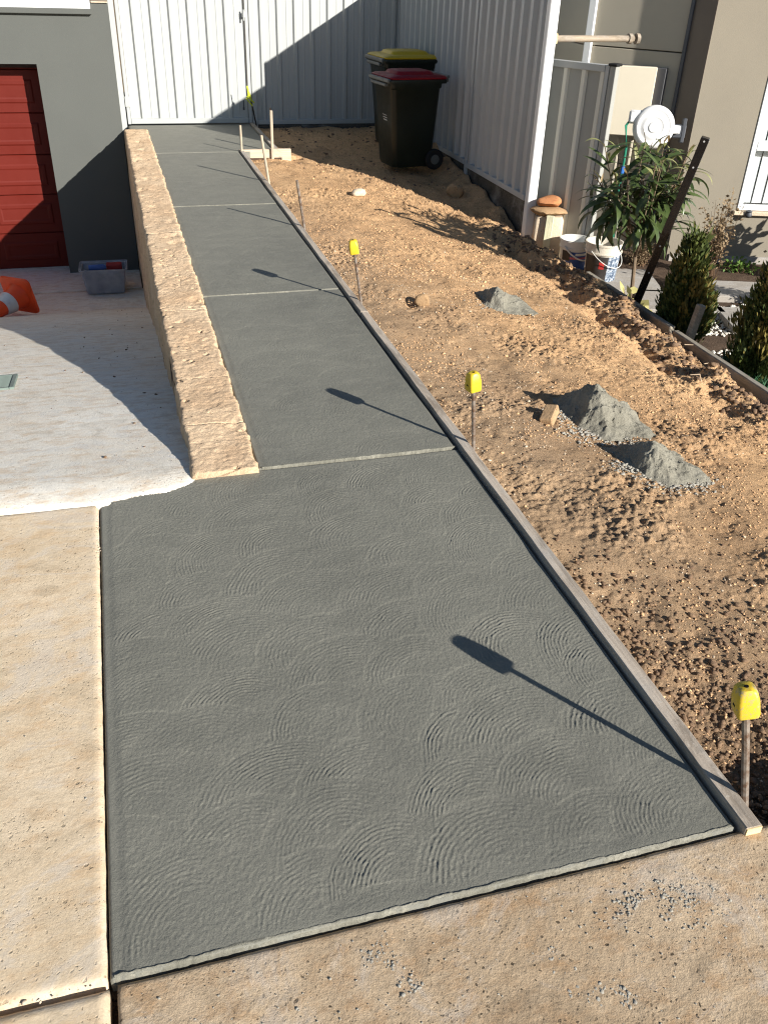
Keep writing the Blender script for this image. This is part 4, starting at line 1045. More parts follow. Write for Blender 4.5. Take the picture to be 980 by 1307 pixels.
for a, b in zip(zz[:-1], zz[1:]):
    mb = MB(); mb.box(-4.19, -0.55, 11.34, 11.38, a + 0.003, b - 0.003, None, 0.006)
    x = -0.78
    while x > -4.0:
        h = b - a
        # pressed frame: outer lip sloping up to a raised field
        o = [(x - 0.62, a + 0.10), (x, a + 0.10), (x, b - 0.10), (x - 0.62, b - 0.10)]
        i1 = [(x - 0.605, a + 0.115), (x - 0.015, a + 0.115), (x - 0.015, b - 0.115), (x - 0.605, b - 0.115)]
        i2 = [(x - 0.575, a + 0.145), (x - 0.045, a + 0.145), (x - 0.045, b - 0.145), (x - 0.575, b - 0.145)]
        vs = [(p[0], 11.3395, p[1]) for p in o] + [(p[0], 11.331, p[1]) for p in i1] + [(p[0], 11.331, p[1]) for p in i2] + [(p[0], 11.336, p[1]) for p in [(x - 0.56, a + 0.16), (x - 0.06, a + 0.16), (x - 0.06, b - 0.16), (x - 0.56, b - 0.16)]]
        fs = []
        for rr in range(3):
            for k in range(4): fs.append((rr * 4 + k, rr * 4 + (k + 1) % 4, rr * 4 + 4 + (k + 1) % 4, rr * 4 + 4 + k))
        fs.append((12, 13, 14, 15)); mb.add(vs, fs); x -= 0.72
    mb.build('door_section', 'door_red', gd)
mb = MB(); mb.box(-4.19, -0.69, 11.335, 11.385, -1.6, -1.578); mb.build('bottom_seal', 'rubber', gd)
mb = MB(); mb.box(-4.19, -0.685, 11.30, 11.335, 0.62, 0.675); mb.build('head_track', 'door_dark', gd)

# ------------------------------------------------------------------ wheelie bins
def wheelie(label, loc, rz, s, lid_mat, hgrp):
    t = thing('wheelie_bin', label, 'wheelie bin', loc, rz, 'wheelie bins in the fence corner')
    t.scale = (s, s, s)
    mb = MB()
    # local +x is the front (lip side), wheels at -x
    mb.loft([(0.03, 0.0, 0, 0.205, 0.18, 0.05), (0.06, 0.0, 0, 0.215, 0.19, 0.05), (0.45, 0.005, 0, 0.24, 0.212, 0.05), (0.74, 0.01, 0, 0.262, 0.228, 0.05), (0.755, 0.01, 0, 0.272, 0.24, 0.045), (0.80, 0.01, 0, 0.276, 0.243, 0.045)], 4)
    mb.build('body', 'bin_green', t, True)
    mb = MB(); mb.loft([(0.792, 0.0, 0, 0.305, 0.252, 0.035), (0.81, 0.0, 0, 0.31, 0.256, 0.035), (0.826, 0.0, 0, 0.305, 0.252, 0.03), (0.829, 0, 0, 0.29, 0.24, 0.03)], 4)
    mb.build('rim', 'bin_green', t, True)
    mb = MB(); mb.loft([(0.8295, -0.005, 0, 0.30, 0.247, 0.04), (0.842, -0.005, 0, 0.305, 0.25, 0.04), (0.856, -0.01, 0, 0.285, 0.232, 0.045), (0.862, -0.01, 0, 0.20, 0.17, 0.05), (0.885, -0.01, 0, 0.185, 0.15, 0.05), (0.891, -0.01, 0, 0.165, 0.13, 0.05)], 4)
    lid = mb.build('lid', lid_mat, t, True)
    mb = MB(); mb.box(0.268, 0.325, -0.17, 0.17, 0.765, 0.792, None, 0.006); mb.box(0.288, 0.322, -0.235, 0.235, 0.80, 0.835, None, 0.008)
    mb.build('front_lip', 'bin_grey', t)
    mb = MB(); mb.tube([(-0.335, -0.2, 0.845), (-0.335, 0.2, 0.845)], 0.014, 10)
    for y in (-0.19, 0, 0.19): mb.box(-0.34, -0.27, y - 0.012, y + 0.012, 0.80, 0.85, None, 0.004)
    mb.build('handle', 'bin_grey', t)
    for y in (-0.205, 0.205):
        mb = MB(); Mx = Matrix.Translation((-0.225, y, 0.098)) @ Matrix.Rotation(R_(90), 4, 'X')
        mb.lathe([(0.05, -0.024), (0.088, -0.026), (0.098, -0.016), (0.098, 0.016), (0.088, 0.026), (0.05, 0.024)], 24, Mx)
        w = mb.build('wheel', 'rubber', t, True)
        mb = MB(); mb.lathe([(0.018, -0.03), (0.046, -0.028), (0.05, 0.0), (0.046, 0.028), (0.018, 0.03)], 16, Mx); mb.build('hub', 'bin_grey', w, True)
    mb = MB(); mb.tube([(-0.225, -0.2, 0.098), (-0.225, 0.2, 0.098)], 0.012, 8); mb.build('axle', 'bin_grey', t)
    # round council emblem and faint print on the front face
    Me = Matrix.Translation((0.2535, 0.02, 0.60)) @ Matrix.Rotation(R_(4), 4, 'Y') @ Matrix.Rotation(R_(90), 4, 'Y')
    mb = MB(); vs = []; fs = []; nn = 28
    for k in range(nn):
        a = 2 * math.pi * k / nn
        for rr in (0.060, 0.073): vs.append(Me @ Vector((rr * math.cos(a), rr * math.sin(a), 0.0015)))
    for k in range(nn): fs.append((2 * k, 2 * k + 1, (2 * k + 3) % (2 * nn), (2 * k + 2) % (2 * nn)))
    mb.add(vs, fs)
    for (u, v) in (((-0.03, -0.02), (0.0, 0.03)), ((0.0, 0.03), (0.025, -0.03)), ((-0.02, 0.0), (0.02, 0.0))):
        mb.tube([Me @ Vector((u[0], u[1], 0.001)), Me @ Vector((v[0], v[1], 0.001))], 0.004, 5)
    for j in range(3): mb.tube([Me @ Vector((0.10 + 0.022 * j, -0.05 + 0.01 * j, 0.0)), Me @ Vector((0.102 + 0.022 * j, 0.05, 0.0))], 0.005, 5)
    mb.build('emblem', 'emblem_white', t)
    return t
bz = lambda x, y: float(dirt_z(np.array([x]), np.array([y]), False)[0])
wheelie('dark green wheelie bin with red lid, standing in front of the yellow lidded one', (2.93, 9.28, -0.095), R_(188), 1.03, 'bin_red', None)
wheelie('dark green wheelie bin with yellow lid, mostly behind the red lidded one', (3.17, 10.25, -0.07), R_(186), 1.11, 'bin_yellow', None)

# ------------------------------------------------------------------ neighbour's ground
mb = MB(); mb.box(3.5, 14, 1.06, 11.6, -1.5, -0.565); tag(mb.build('garden_bed', 'bark_mulch'), kind='structure')
np_ = bpy.data.objects.new('neighbour_path', None); C.objects.link(np_); np_['kind'] = 'structure'
for (cx, cy, w, d, rz) in ((4.05, 6.55, 0.62, 0.62, -0.3), (4.25, 5.95, 0.62, 0.50, -0.3), (4.72, 5.42, 0.70, 0.50, -0.3), (4.85, 6.15, 0.9, 0.42, -0.3), (5.75, 5.95, 0.85, 0.42, -0.3), (5.30, 5.0, 0.7, 0.5, -0.3), (3.75, 7.1, 0.6, 0.5, -0.3), (5.9, 4.5, 0.7, 0.5, -0.3)):
    mb = MB(); mb.box(-w / 2, w / 2, -d / 2, d / 2, -0.04, 0.045, None, 0.006)
    o = mb.build('paver', 'paver_concrete', np_); o.location = (cx, cy, -0.555); o.rotation_euler = (0, 0, rz)
its = []
for cx, cy, rx, ry, nn in ((4.5, 5.42, 0.6, 0.14, 420), (5.0, 5.72, 0.8, 0.14, 700), (3.75, 5.5, 0.28, 0.25, 420), (3.95, 4.85, 0.22, 0.15, 160)):
    for _ in range(nn): its.append((cx + r.uniform(-rx, rx), cy + r.uniform(-ry, ry) - 0.29 * 0, -0.556 + 0.008 * r.rand(), 0.006 + 0.009 * r.rand(), 0.7))
tag(scatter('white_pebbles', its, 'white_pebble'), 'white pebbles between the grey pavers of the garden', 'pebbles')
# garden edging sleepers
for k, (a, b, lb) in enumerate(((2.2, 4.86, 'weathered timber garden edging running to the right edge of frame'), (4.90, 6.15, 'weathered timber garden edging at the foot of the leaning black post'))):
    t = thing('garden_edging', lb, 'edging', (3.50, (a + b) / 2, -0.62), 0, 'timber edging along the garden bed')
    mb = MB(); mb.box(-0.022, 0.022, -(b - a) / 2, (b - a) / 2, 0, 0.315 + 0.01 * k, None, 0.006); mb.build('plank', 'edging_timber', t)
t = thing('edging_peg', 'short square timber peg holding the garden edging between the conifers', 'peg', (3.57, 4.85, -0.65))
mb = MB(); mb.box(-0.025, 0.025, -0.025, 0.025, 0, 0.52, Matrix.Rotation(0.15, 4, 'Y'), 0.005); mb.build('peg', 'edging_timber', t)

# ------------------------------------------------------------------ neighbour's house
nh = thing('house', 'tan rendered house corner with beige side cladding at the right', 'house', (0, 0, 0))
P0 = Vector((4.87, 7.15, 0)); du = Vector((math.sin(R_(107)), math.cos(R_(107)), 0)); nf = Vector((du.y, -du.x, 0))
MF = Matrix(((du.x, -nf.x, 0, P0.x), (du.y, -nf.y, 0, P0.y), (0, 0, 1, 0), (0, 0, 0, 1)))   # local x along facade, local y into the house
WX0, WX1, WZ0, WZ1 = 0.545, 2.2, -0.085, 1.55
def fbox(name, mat, x0, x1, y0, y1, z0, z1, par=nh, bev=0.0):
    mb = MB(); mb.box(x0, x1, y0, y1, z0, z1, MF, bev); return mb.build(name, mat, par)
fbox('wall', 'render_tan', 0.0, WX0, 0, 0.25, -1.2, 2.55)
fbox('wall_below_window', 'render_tan', WX0 + 0.001, WX1, 0.0, 0.25, -1.2, WZ0)
fbox('wall_above_window', 'render_tan', WX0 + 0.001, WX1, 0.0, 0.25, WZ1, 2.55)
fbox('wall', 'render_tan', WX1 + 0.001, 7.0, 0, 0.25, -1.2, 2.55)
fbox('roof', 'roof_grey', 0.0, 7.2, -0.10, 7.0, 2.551, 2.62)
fbox('base_strip', 'paver_concrete', 0.02, 7.0, -0.02, -0.0015, -1.2, -0.50)
win = MB(); win.box(WX0 + 0.002, WX0 + 0.045, -0.01, 0.09, WZ0 + 0.002, WZ1 - 0.002, MF, 0.004)
win.box(WX1 - 0.045, WX1 - 0.002, -0.01, 0.09, WZ0 + 0.002, WZ1 - 0.002, MF, 0.004)
win.box(WX0 + 0.046, WX1 - 0.046, -0.008, 0.09, WZ0 + 0.002, WZ0 + 0.04, MF, 0.004)
win.box(WX0 + 0.046, WX1 - 0.046, -0.012, 0.09, 0.425, 0.50, MF, 0.005)
win.box(WX0 + 0.046, WX1 - 0.046, -0.008, 0.09, WZ1 - 0.05, WZ1 - 0.002, MF, 0.004)
w_ = win.build('window', 'white_frame', nh)
mb = MB(); mb.box(WX0 + 0.046, WX1 - 0.046, 0.03, 0.036, WZ0 + 0.041, 0.424, MF); mb.build('pane', 'glass', w_)
mb = MB(); mb.box(WX0 + 0.046, WX1 - 0.046, 0.03, 0.036, 0.501, WZ1 - 0.051, MF); mb.build('pane', 'glass', w_)
x = WX0 + 0.055; k = 0; b0 = None
sl = MB(); sl.box(0, 0.093, -0.001, 0.001, WZ0 + 0.05, WZ1 - 0.06)
while x < WX1 - 0.13:
    if b0 is None: o = b0 = sl.build('blind_slat', 'blind', w_)
    else: o = b0.copy(); C.objects.link(o)
    o.matrix_local = MF @ Matrix.Translation((x, 0.085, 0)) @ Matrix.Rotation(R_(7), 4, 'Z'); x += 0.099
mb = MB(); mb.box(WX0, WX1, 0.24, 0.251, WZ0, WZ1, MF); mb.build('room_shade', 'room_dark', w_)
fbox('sill', 'pale_stone', WX0 - 0.03, WX1 + 0.03, -0.05, -0.0015, WZ0 - 0.035, WZ0 - 0.001, w_, 0.004)
# side: brown corner return, cladding boards, dark bay
PC = P0 + Vector((-0.34, 0.94, 0)) * 0.25
e1 = Vector((-0.34, 0.94, 0)); n1 = Vector((-0.94, -0.34, 0))
MC = Matrix(((e1.x, -n1.x, 0, P0.x), (e1.y, -n1.y, 0, P0.y), (0, 0, 1, 0), (0, 0, 0, 1)))
mb = MB(); mb.box(0.0, 0.25, -0.004, 0.1, -1.2, 2.54, MC); mb.build('corner_return', 'trim_brown', nh)
mb = MB(); mb.box(0.215, 0.25, -0.022, -0.0045, -1.2, 2.54, MC, 0.003); mb.build('corner_trim', 'bracket_grey', nh)
dv = Vector((math.sin(R_(-40)), math.cos(R_(-40)), 0)); nv = Vector((-dv.y, dv.x, 0))
MS = Matrix(((dv.x, -nv.x, 0, PC.x), (dv.y, -nv.y, 0, PC.y), (0, 0, 1, 0), (0, 0, 0, 1)))
for a, b in ((-1.2, 0.20), (0.20, 0.66), (0.66, 1.15), (1.15, 1.60), (1.60, 2.05)):
    mb = MB(); mb.box(0.0, 0.83, 0, 0.06, a + 0.005, b - 0.005, MS, 0.003); mb.build('cladding_panel', 'cladding_beige', nh)
mb = MB(); mb.box(0.0, 0.83, 0.062, 0.2, -1.2, 2.05, MS); mb.build('backing', 'trim_brown', nh)
mb = MB(); mb.box(0.832, 0.90, -0.03, 0.05, -1.2, 2.05, MS, 0.006); mb.build('downpipe', 'white_frame', nh)
PD = PC + dv * 0.9
e2 = Vector((math.sin(R_(3)), math.cos(R_(3)), 0)); n2 = Vector((-e2.y, e2.x, 0))
MD = Matrix(((e2.x, -n2.x, 0, PD.x), (e2.y, -n2.y, 0, PD.y), (0, 0, 1, 0), (0, 0, 0, 1)))
for a, b in ((-1.2, 0.66), (0.66, 1.15), (1.15, 1.60), (1.60, 2.05)):
    mb = MB(); mb.box(0.02, 2.2, 0.02, 0.08, a + 0.005, b - 0.005, MD, 0.003); mb.build('cladding_panel', 'cladding_beige', nh)
# things on the side wall
mbx = thing('meter_box', 'cream electric meter box with grey side on the beige wall', 'meter box', (0, 0, 0))
MBX = MS @ Matrix.Translation((0.35, -0.13, 0)) @ Matrix.Rotation(R_(-22), 4, 'Z') @ Matrix.Translation((-0.35, 0.13, 0))
mb = MB(); mb.box(0.165, 0.55, -0.16, -0.10, 0.47, 1.03, MBX, 0.006); mb.build('door', 'meter_cream', mbx)
mb = MB(); mb.box(0.10, 0.56, -0.05, -0.001, 0.48, 1.025, MS, 0.004); mb.build('grey_panel', 'meter_grey', mbx)  # dark grey panel showing past the right edge of the cream door
mb = MB()
for x in (0.3, 0.42): mb.tube([MS @ Vector((x, -0.05, -0.5)), MS @ Vector((x, -0.05, 0.43))], 0.016, 8)
mb.build('conduit', 'cladding_beige', mbx)
pr = thing('timber_prop', 'thin round timber pole fixed level above the small gate', 'pole', (0, 0, 0))
a = Vector((3.56, 7.42, 1.24)); b = Vector((4.34, 7.48, 1.245))
mb = MB(); mb.tube([a, a.lerp(b, 0.5), b], 0.026, 10); mb.build('pole', 'pole_timber', pr, True)
mb = MB(); mb.tube([b - Vector((0.05, 0, 0)), b - Vector((0.02, 0, 0))], 0.04, 12); mb.tube([b + Vector((0.02, 0, 0)), b + Vector((0.05, 0, 0))], 0.042, 12); mb.tube([b - Vector((0.02, 0, 0)), b + Vector((0.06, 0.05, 0))], 0.02, 8); mb.build('collar', 'pole_timber', pr, True)
mb = MB(); mb.box(a.x - 0.03, a.x + 0.035, a.y - 0.034, a.y + 0.0, a.z - 0.035, a.z + 0.04, None, 0.003); mb.build('end_block', 'timber_fresh', pr)

# small sheet gate by the house, shaded sheet and sunlit ribs painted in
sg = thing('side_gate', 'small ribbed gate with painted shade grey sheet and sunlit cream ribs between fence end post and house', 'gate', (0, 0, 0))
ga = Vector((3.60, 7.60, 0)); gb = Vector((3.945, 7.03, 0)); ge = (gb - ga); GL = ge.length; ge.normalize()
gn = Vector((ge.y, -ge.x, 0))
MG = Matrix(((ge.x, -gn.x, 0, ga.x), (ge.y, -gn.y, 0, ga.y), (0, 0, 1, 0), (0, 0, 0, 1)))
mb = MB(); mb.box(0, GL - 0.06, 0.0, 0.01, -0.56, 1.03, MG); mb.build('sheet', 'gate_shade_grey', sg)
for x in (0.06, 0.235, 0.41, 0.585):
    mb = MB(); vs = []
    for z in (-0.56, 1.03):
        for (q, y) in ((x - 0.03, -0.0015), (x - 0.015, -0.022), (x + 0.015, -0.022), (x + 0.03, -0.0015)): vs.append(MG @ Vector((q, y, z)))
    mb.add(vs, [(0, 1, 5, 4), (1, 2, 6, 5), (2, 3, 7, 6), (4, 5, 6, 7), (3, 2, 1, 0)]); mb.build('rib', 'gate_sunlit_cream', sg)
mb = MB(); mb.box(-0.02, GL - 0.06, -0.03, 0.02, 1.031, 1.085, MG, 0.004); mb.build('top_rail', 'fence_white', sg)
mb = MB(); mb.box(GL - 0.058, GL - 0.022, -0.03, 0.02, -0.56, 1.085, MG, 0.004); mb.build('stile', 'fence_white', sg)
mb = MB(); mb.box(GL - 0.016, GL + 0.04, -0.03, 0.03, -0.7, 1.08, MG, 0.004); pst = mb.build('post', 'gate_shade_grey', sg)
mb = MB(); mb.box(GL - 0.03, GL + 0.054, -0.045, 0.045, 1.081, 1.10, MG, 0.006); mb.build('post_cap', 'rubber', pst)

# hose reel
hr = thing('hose_reel', 'round white wall hose reel with green hose above the leafy plant', 'hose reel', (4.425, 7.06, 0.615))
ax = Vector((-0.45, -0.86, 0.12)).normalized(); MR = ax.to_track_quat('Z', 'Y').to_matrix().to_4x4() @ Matrix.Scale(0.83, 4)
mb = MB(); mb.lathe([(0.10, -0.10), (0.185, -0.09), (0.205, -0.06), (0.208, 0.0), (0.200, 0.035), (0.185, 0.052), (0.165, 0.060), (0.155, 0.056), (0.125, 0.058), (0.115, 0.064), (0.095, 0.067), (0.088, 0.063), (0.055, 0.065), (0.048, 0.073), (0.02, 0.076), (0.004, 0.077)], 40, MR)
mb.build('housing', 'reel_white', hr, True)
mb = MB(); mb.box(-0.26, -0.12, 0.02, 0.15, -0.05, 0.03, MR, 0.02); mb.build('hose_outlet', 'reel_white', hr, True)
mb = MB(); mb.box(0.16, 0.27, -0.05, 0.03, -0.06, -0.02, MR, 0.01); mb.build('swing_arm', 'reel_white', hr)
mb = MB(); mb.box(0.20, 0.33, -0.09, 0.04, -0.14, -0.065, MR, 0.01); mb.box(0.29, 0.325, -0.13, 0.10, -0.23, -0.06, MR, 0.006); mb.build('wall_bracket', 'bracket_grey', hr)
mb = MB()
hp = [MR @ Vector((-0.235, 0.06, -0.01)), MR @ Vector((-0.275, 0.0, 0.0)), Vector((-0.24, -0.02, -0.16)), Vector((-0.25, -0.04, -0.34)), Vector((-0.27, -0.05, -0.60)), Vector((-0.24, -0.06, -0.95))]
mb.tube(hp, 0.011, 8); hs = mb.build('hose', 'hose_green', hr, True)
mb = MB(); mb.tube([Vector((-0.245, -0.03, -0.30)), Vector((-0.252, -0.04, -0.36))], 0.018, 8); mb.build('hose_joiner', 'hose_blue', hs, True)

# small dark fitting at the window sill
sl_ = thing('sill_lamp', 'tiny dark lamp on the white window sill', 'lamp', MF @ Vector((WX0 + 0.10, -0.055, WZ0 - 0.005)))
mb = MB(); mb.lathe([(0.03, -0.03), (0.032, -0.02), (0.024, 0.0), (0.03, 0.012), (0.012, 0.022)], 14); mb.build('body', 'bracket_grey', sl_, True)
mb = MB(); mb.lathe([(0.02, -0.045), (0.02, -0.031)], 10); mb.build('base', 'black_steel', sl_, True)

# ------------------------------------------------------------------ leaning black post
lp = thing('leaning_post', 'black square steel post with bolt holes leaning right above the garden edging', 'post', (3.575, 5.56, -0.50))
tp = Vector((3.73, 5.31, 0.83)) - Vector((3.575, 5.56, -0.50)); Lp = tp.length
ML = tp.to_track_quat('Z', 'X').to_matrix().to_4x4() @ Matrix.Rotation(R_(20), 4, 'Z')
mb = MB(); mb.box(-0.028, 0.028, -0.028, 0.028, -0.12, Lp, ML, 0.004); mb.build('tube', 'black_steel', lp)
mb = MB()
for f in (0.985, 0.86, 0.45, 0.3):
    for sx in (-1, 1):
        mb.tube([ML @ Vector((sx * 0.0279, 0, Lp * f)), ML @ Vector((sx * 0.0295, 0, Lp * f))], 0.006, 8); mb.tube([ML @ Vector((0, sx * 0.0279, Lp * f)), ML @ Vector((0, sx * 0.0295, Lp * f))], 0.006, 8)
mb.build('bolt_hole', 'emblem_white', lp)

# ------------------------------------------------------------------ stacked stones and buckets
mb = MB(); mb.loft([(0, 0, 0, 0.125, 0.08, 0.02), (0.2, 0, 0, 0.128, 0.082, 0.02), (0.40, 0.0, 0, 0.126, 0.08, 0.025), (0.43, 0.0, 0, 0.115, 0.07, 0.03)], 3)
o = tag(mb.build('sandstone_block', 'pale_stone', None, True), 'upright cream stone block leaning beside the white fence end post', 'stone block'); o.location = (3.655, 7.25, -0.56); o.rotation_euler = (0, 0, -0.35)
v, f = blob(31, 3, 0.1, (1.25, 0.85, 0.34)); mb = MB(); mb.add([p * 0.135 for p in v], f)
o = tag(mb.build('flat_stone', 'brown_rock', None, True), 'flat brown stone lying on top of the cream block', 'stone'); o.location = (3.64, 7.24, -0.095); o.rotation_euler = (0, 0.05, -0.2)
v, f = blob(44, 3, 0.1, (1.15, 0.9, 0.55)); mb = MB(); mb.add([p * 0.105 for p in v], f)
o = tag(mb.build('red_rock', 'red_rock', None, True), 'orange red rock, topmost of the small stone stack', 'stone'); o.location = (3.63, 7.235, -0.01); o.rotation_euler = (0, 0, 0.4)
mb = MB(); mb.box(-0.032, 0.032, -0.02, 0.02, 0, 0.45, None, 0.004)
o = tag(mb.build('timber_offcut', 'pale_timber'), 'pale greenish timber offcut standing against the cream stone block', 'timber offcut'); o.location = (3.60, 7.135, -0.56); o.rotation_euler = (-0.05, 0.02, -0.5)

def bucket(label, loc, rb, rt_, h, kind):
    t = thing('bucket', label, 'bucket', loc, 0.0, 'used plastic buckets beside the stacked stones')
    mb = MB(); rr = lambda z: rb + (rt_ - rb) * z / h
    mb.lathe([(rb * 0.9, 0.0), (rb, 0.008), (rr(h * 0.76), h * 0.76), (rt_ + 0.006, h * 0.765), (rt_ + 0.007, h * 0.80), (rt_ + 0.002, h * 0.805), (rt_ + 0.003, h * 0.95), (rt_ + 0.009, h * 0.955), (rt_ + 0.009, h), (rt_ - 0.002, h), (rt_ - 0.006, h * 0.9), (rb, h * 0.55), (0.002, h * 0.5)], 36)
    mb.build('shell', 'bucket_white' if kind == 0 else 'bucket_crust', t, True)
    def patch(name, mat, a0, a1, z0, z1, off):
        mb = MB(); vs = []; fs = []; n = 14
        for k in range(n + 1):
            a = R_(a0 + (a1 - a0) * k / n)
            for z in (z0, z1): vs.append(((rr(z) + off) * math.cos(a), (rr(z) + off) * math.sin(a), z))
        for k in range(n): fs.append((2 * k, 2 * k + 2, 2 * k + 3, 2 * k + 1))
        mb.add(vs, fs); return mb.build(name, mat, t, True)
    if kind == 0:
        patch('label', 'label_blue', 195, 330, h * 0.08, h * 0.70, 0.0015)
        patch('label_stripe', 'label_pink', 225, 328, h * 0.50, h * 0.56, 0.0025)
        patch('label_band', 'bucket_white', 250, 320, h * 0.60, h * 0.67, 0.0025)
        patch('label_side', 'label_dark', 190, 228, h * 0.45, h * 0.72, 0.0028)
    else:
        patch('label', 'label_dark', 170, 262, h * 0.06, h * 0.73, 0.0015)
        patch('label_splash', 'label_splash', 262, 345, h * 0.04, h * 0.73, 0.0015)
        patch('label_red', 'label_red', 232, 250, h * 0.44, h * 0.60, 0.0025)
    mb = MB(); pts = []
    for k in range(17):
        a = math.pi * k / 16; pts.append(((rt_ + 0.012) * math.cos(a), -(rt_ + 0.012) * 1.02 * math.sin(a) * 0.98 - 0.004, h * 0.84 - h * 0.36 * math.sin(a)))
    mb.tube(pts, 0.0065 if kind == 0 else 0.003, 8); hd = mb.build('handle', 'bucket_white', t, True); hd.rotation_euler = (0, 0, R_(22))
    return t
bucket('smaller white bucket with blue label and pale handle, left one of two', (3.77, 6.92, -0.56), 0.105, 0.125, 0.31, 0)
bucket('larger crusted cream bucket with dark splashed label, right one of two', (3.885, 6.62, -0.56), 0.125, 0.150, 0.36, 1)

# ------------------------------------------------------------------ traffic cone and storage tub
cn = thing('traffic_cone', 'orange traffic cone with white collar lying on the driveway before the red door', 'traffic cone', (-1.14, 9.62, float(drive_z(-1.14, 9.62)) + 0.215))
d_ = Vector((-0.62, -0.78, -0.20)).normalized()
cn.rotation_euler = (d_.to_track_quat('Z', 'Y').to_matrix() @ Matrix.Rotation(R_(2), 3, 'Z')).to_euler()
mb = MB(); mb.loft([(-0.03, 0, 0, 0.19, 0.19, 0.05), (-0.022, 0, 0, 0.195, 0.195, 0.05), (0.0, 0, 0, 0.19, 0.19, 0.05), (0.006, 0, 0, 0.17, 0.17, 0.05)], 5); mb.build('base', 'cone_orange', cn, True)
mb = MB(); mb.lathe([(0.140, 0.0065), (0.132, 0.02), (0.088, 0.26), (0.085, 0.262), (0.066, 0.40), (0.04, 0.58), (0.022, 0.66), (0.02, 0.665)], 30); mb.build('cone_body', 'cone_orange', cn, True)
mb = MB(); mb.lathe([(0.112, 0.145), (0.1145, 0.146), (0.0905, 0.262), (0.088, 0.263)], 30); mb.build('collar', 'cone_white', cn, True)

tb = thing('storage_tub', 'clear plastic storage tub with blue and red contents against the garage wall', 'storage tub', (-0.27, 10.33, -1.572), R_(-2))
def shell(secs, th):
    mb = MB(); q = 4
    outer = secs; inner = [(z, cx, cy, hx - th, hy - th, max(0.004, r_ - th)) for z, cx, cy, hx, hy, r_ in secs[::-1]]
    inner[-1] = (secs[0][0] + th, *inner[-1][1:])
    mb.loft(outer + inner, q); return mb
shell([(0.0, 0, 0, 0.205, 0.135, 0.03), (0.01, 0, 0, 0.21, 0.14, 0.03), (0.265, 0, 0, 0.243, 0.168, 0.03), (0.268, 0, 0, 0.262, 0.187, 0.03), (0.285, 0, 0, 0.264, 0.189, 0.03)], 0.006).build('tub_shell', 'clear_plastic', tb, True)
mb = MB(); mb.loft([(0.012, 0, 0, 0.185, 0.115, 0.02), (0.20, 0, 0, 0.20, 0.13, 0.02)], 3); c0 = mb.build('contents', 'tub_dark', tb, True)
mb = MB(); mb.tube([(-0.16, -0.03, 0.265), (0.0, -0.02, 0.268), (0.03, -0.02, 0.268)], [0.035, 0.035, 0.015], 12); mb.build('bottle', 'tub_blue', c0, True)
mb = MB(); mb.box(0.03, 0.2, 0.02, 0.11, 0.201, 0.285, Matrix.Rotation(0.05, 4, 'X'), 0.01); mb.build('packet', 'tub_red', c0)
mb = MB(); mb.box(-0.05, 0.17, -0.1, -0.05, 0.201, 0.24, Matrix.Rotation(0.1, 4, 'Z'), 0.008); mb.build('tray', 'cone_white', c0)

# ------------------------------------------------------------------ plants
def leaf_mesh(name, L, Wd, droop, mat, fold=0.25, n=7):
    mb = MB(); vs = []; fs = []
    x = y = 0.0; ang = 0.0
    for k in range(n + 1):
        t = k / n; w = Wd * (math.sin(math.pi * min(1, t * 0.93 + 0.05)) ** 0.8) * (1 - 0.25 * t)
        if k == n: w = 0.0008
        vs += [(x, -w, y + w * fold), (x, 0, y), (x, w, y + w * fold)]
        ang -= droop / n * (0.4 + 1.2 * t); x += L / n * math.cos(ang); y += L / n * math.sin(ang)
    for k in range(n):
        o = k * 3
        fs += [(o, o + 3, o + 4, o + 1), (o + 1, o + 4, o + 5, o + 2)]
    mb.add(vs, fs)
    me = bpy.data.meshes.new(name); me.from_pydata(mb.v, [], mb.f); me.update()
    me.polygons.foreach_set('use_smooth', [True] * len(me.polygons)); me.materials.append(MATS[mat]); return me
def orient(p, az, el, roll_, s):
    return Matrix.Translation(p) @ Matrix.Rotation(az, 4, 'Z') @ Matrix.Rotation(-el, 4, 'Y') @ Matrix.Rotation(roll_, 4, 'X') @ Matrix.Scale(s, 4)

lt = thing('leafy_tree', 'young tree with long glossy drooping leaves in front of the small gate', 'tree', (3.76, 5.92, -0.56))
rl = random.Random(21)
mb = MB(); tops = []
trunk = [Vector((0, 0, -0.05)), Vector((0.02, 0, 0.2)), Vector((0.0, 0.01, 0.45)), Vector((-0.01, 0.0, 0.7)), Vector((0.0, 0, 0.95))]
mb.tube(trunk, [0.018, 0.016, 0.014, 0.011, 0.007], 8)
mb.build('trunk', 'bark', lt, True)
br = MB()
for k in range(33):
    z0 = 0.42 + 0.5 * rl.random(); az = k * 2.4 + rl.uniform(-0.3, 0.3); rad = rl.uniform(0.14, 0.40); top = rl.uniform(0.72, 1.2) if k % 4 else rl.uniform(1.1, 1.3)
    if k >= 28: rad *= 0.35; top = rl.uniform(1.15, 1.3)
    a = Vector((0, 0, z0)); e = Vector((math.cos(az) * rad, math.sin(az) * rad, max(top, z0 + 0.12)))
    mid = a.lerp(e, 0.5) + Vector((math.cos(az) * 0.05, math.sin(az) * 0.05, -0.03))
    br.tube([a, mid, e], [0.006, 0.005, 0.003], 5); tops.append((a, mid, e, az))
br.build('branches', 'bark', lt, True)
LM = [leaf_mesh('leaf', 0.25, 0.022, 0.8, 'leaf_dark'), leaf_mesh('leaf', 0.28, 0.025, 1.3, 'leaf_dark'), leaf_mesh('leaf', 0.22, 0.022, 0.5, 'leaf_dark'), leaf_mesh('leaf', 0.28, 0.025, 1.8, 'leaf_dark')]
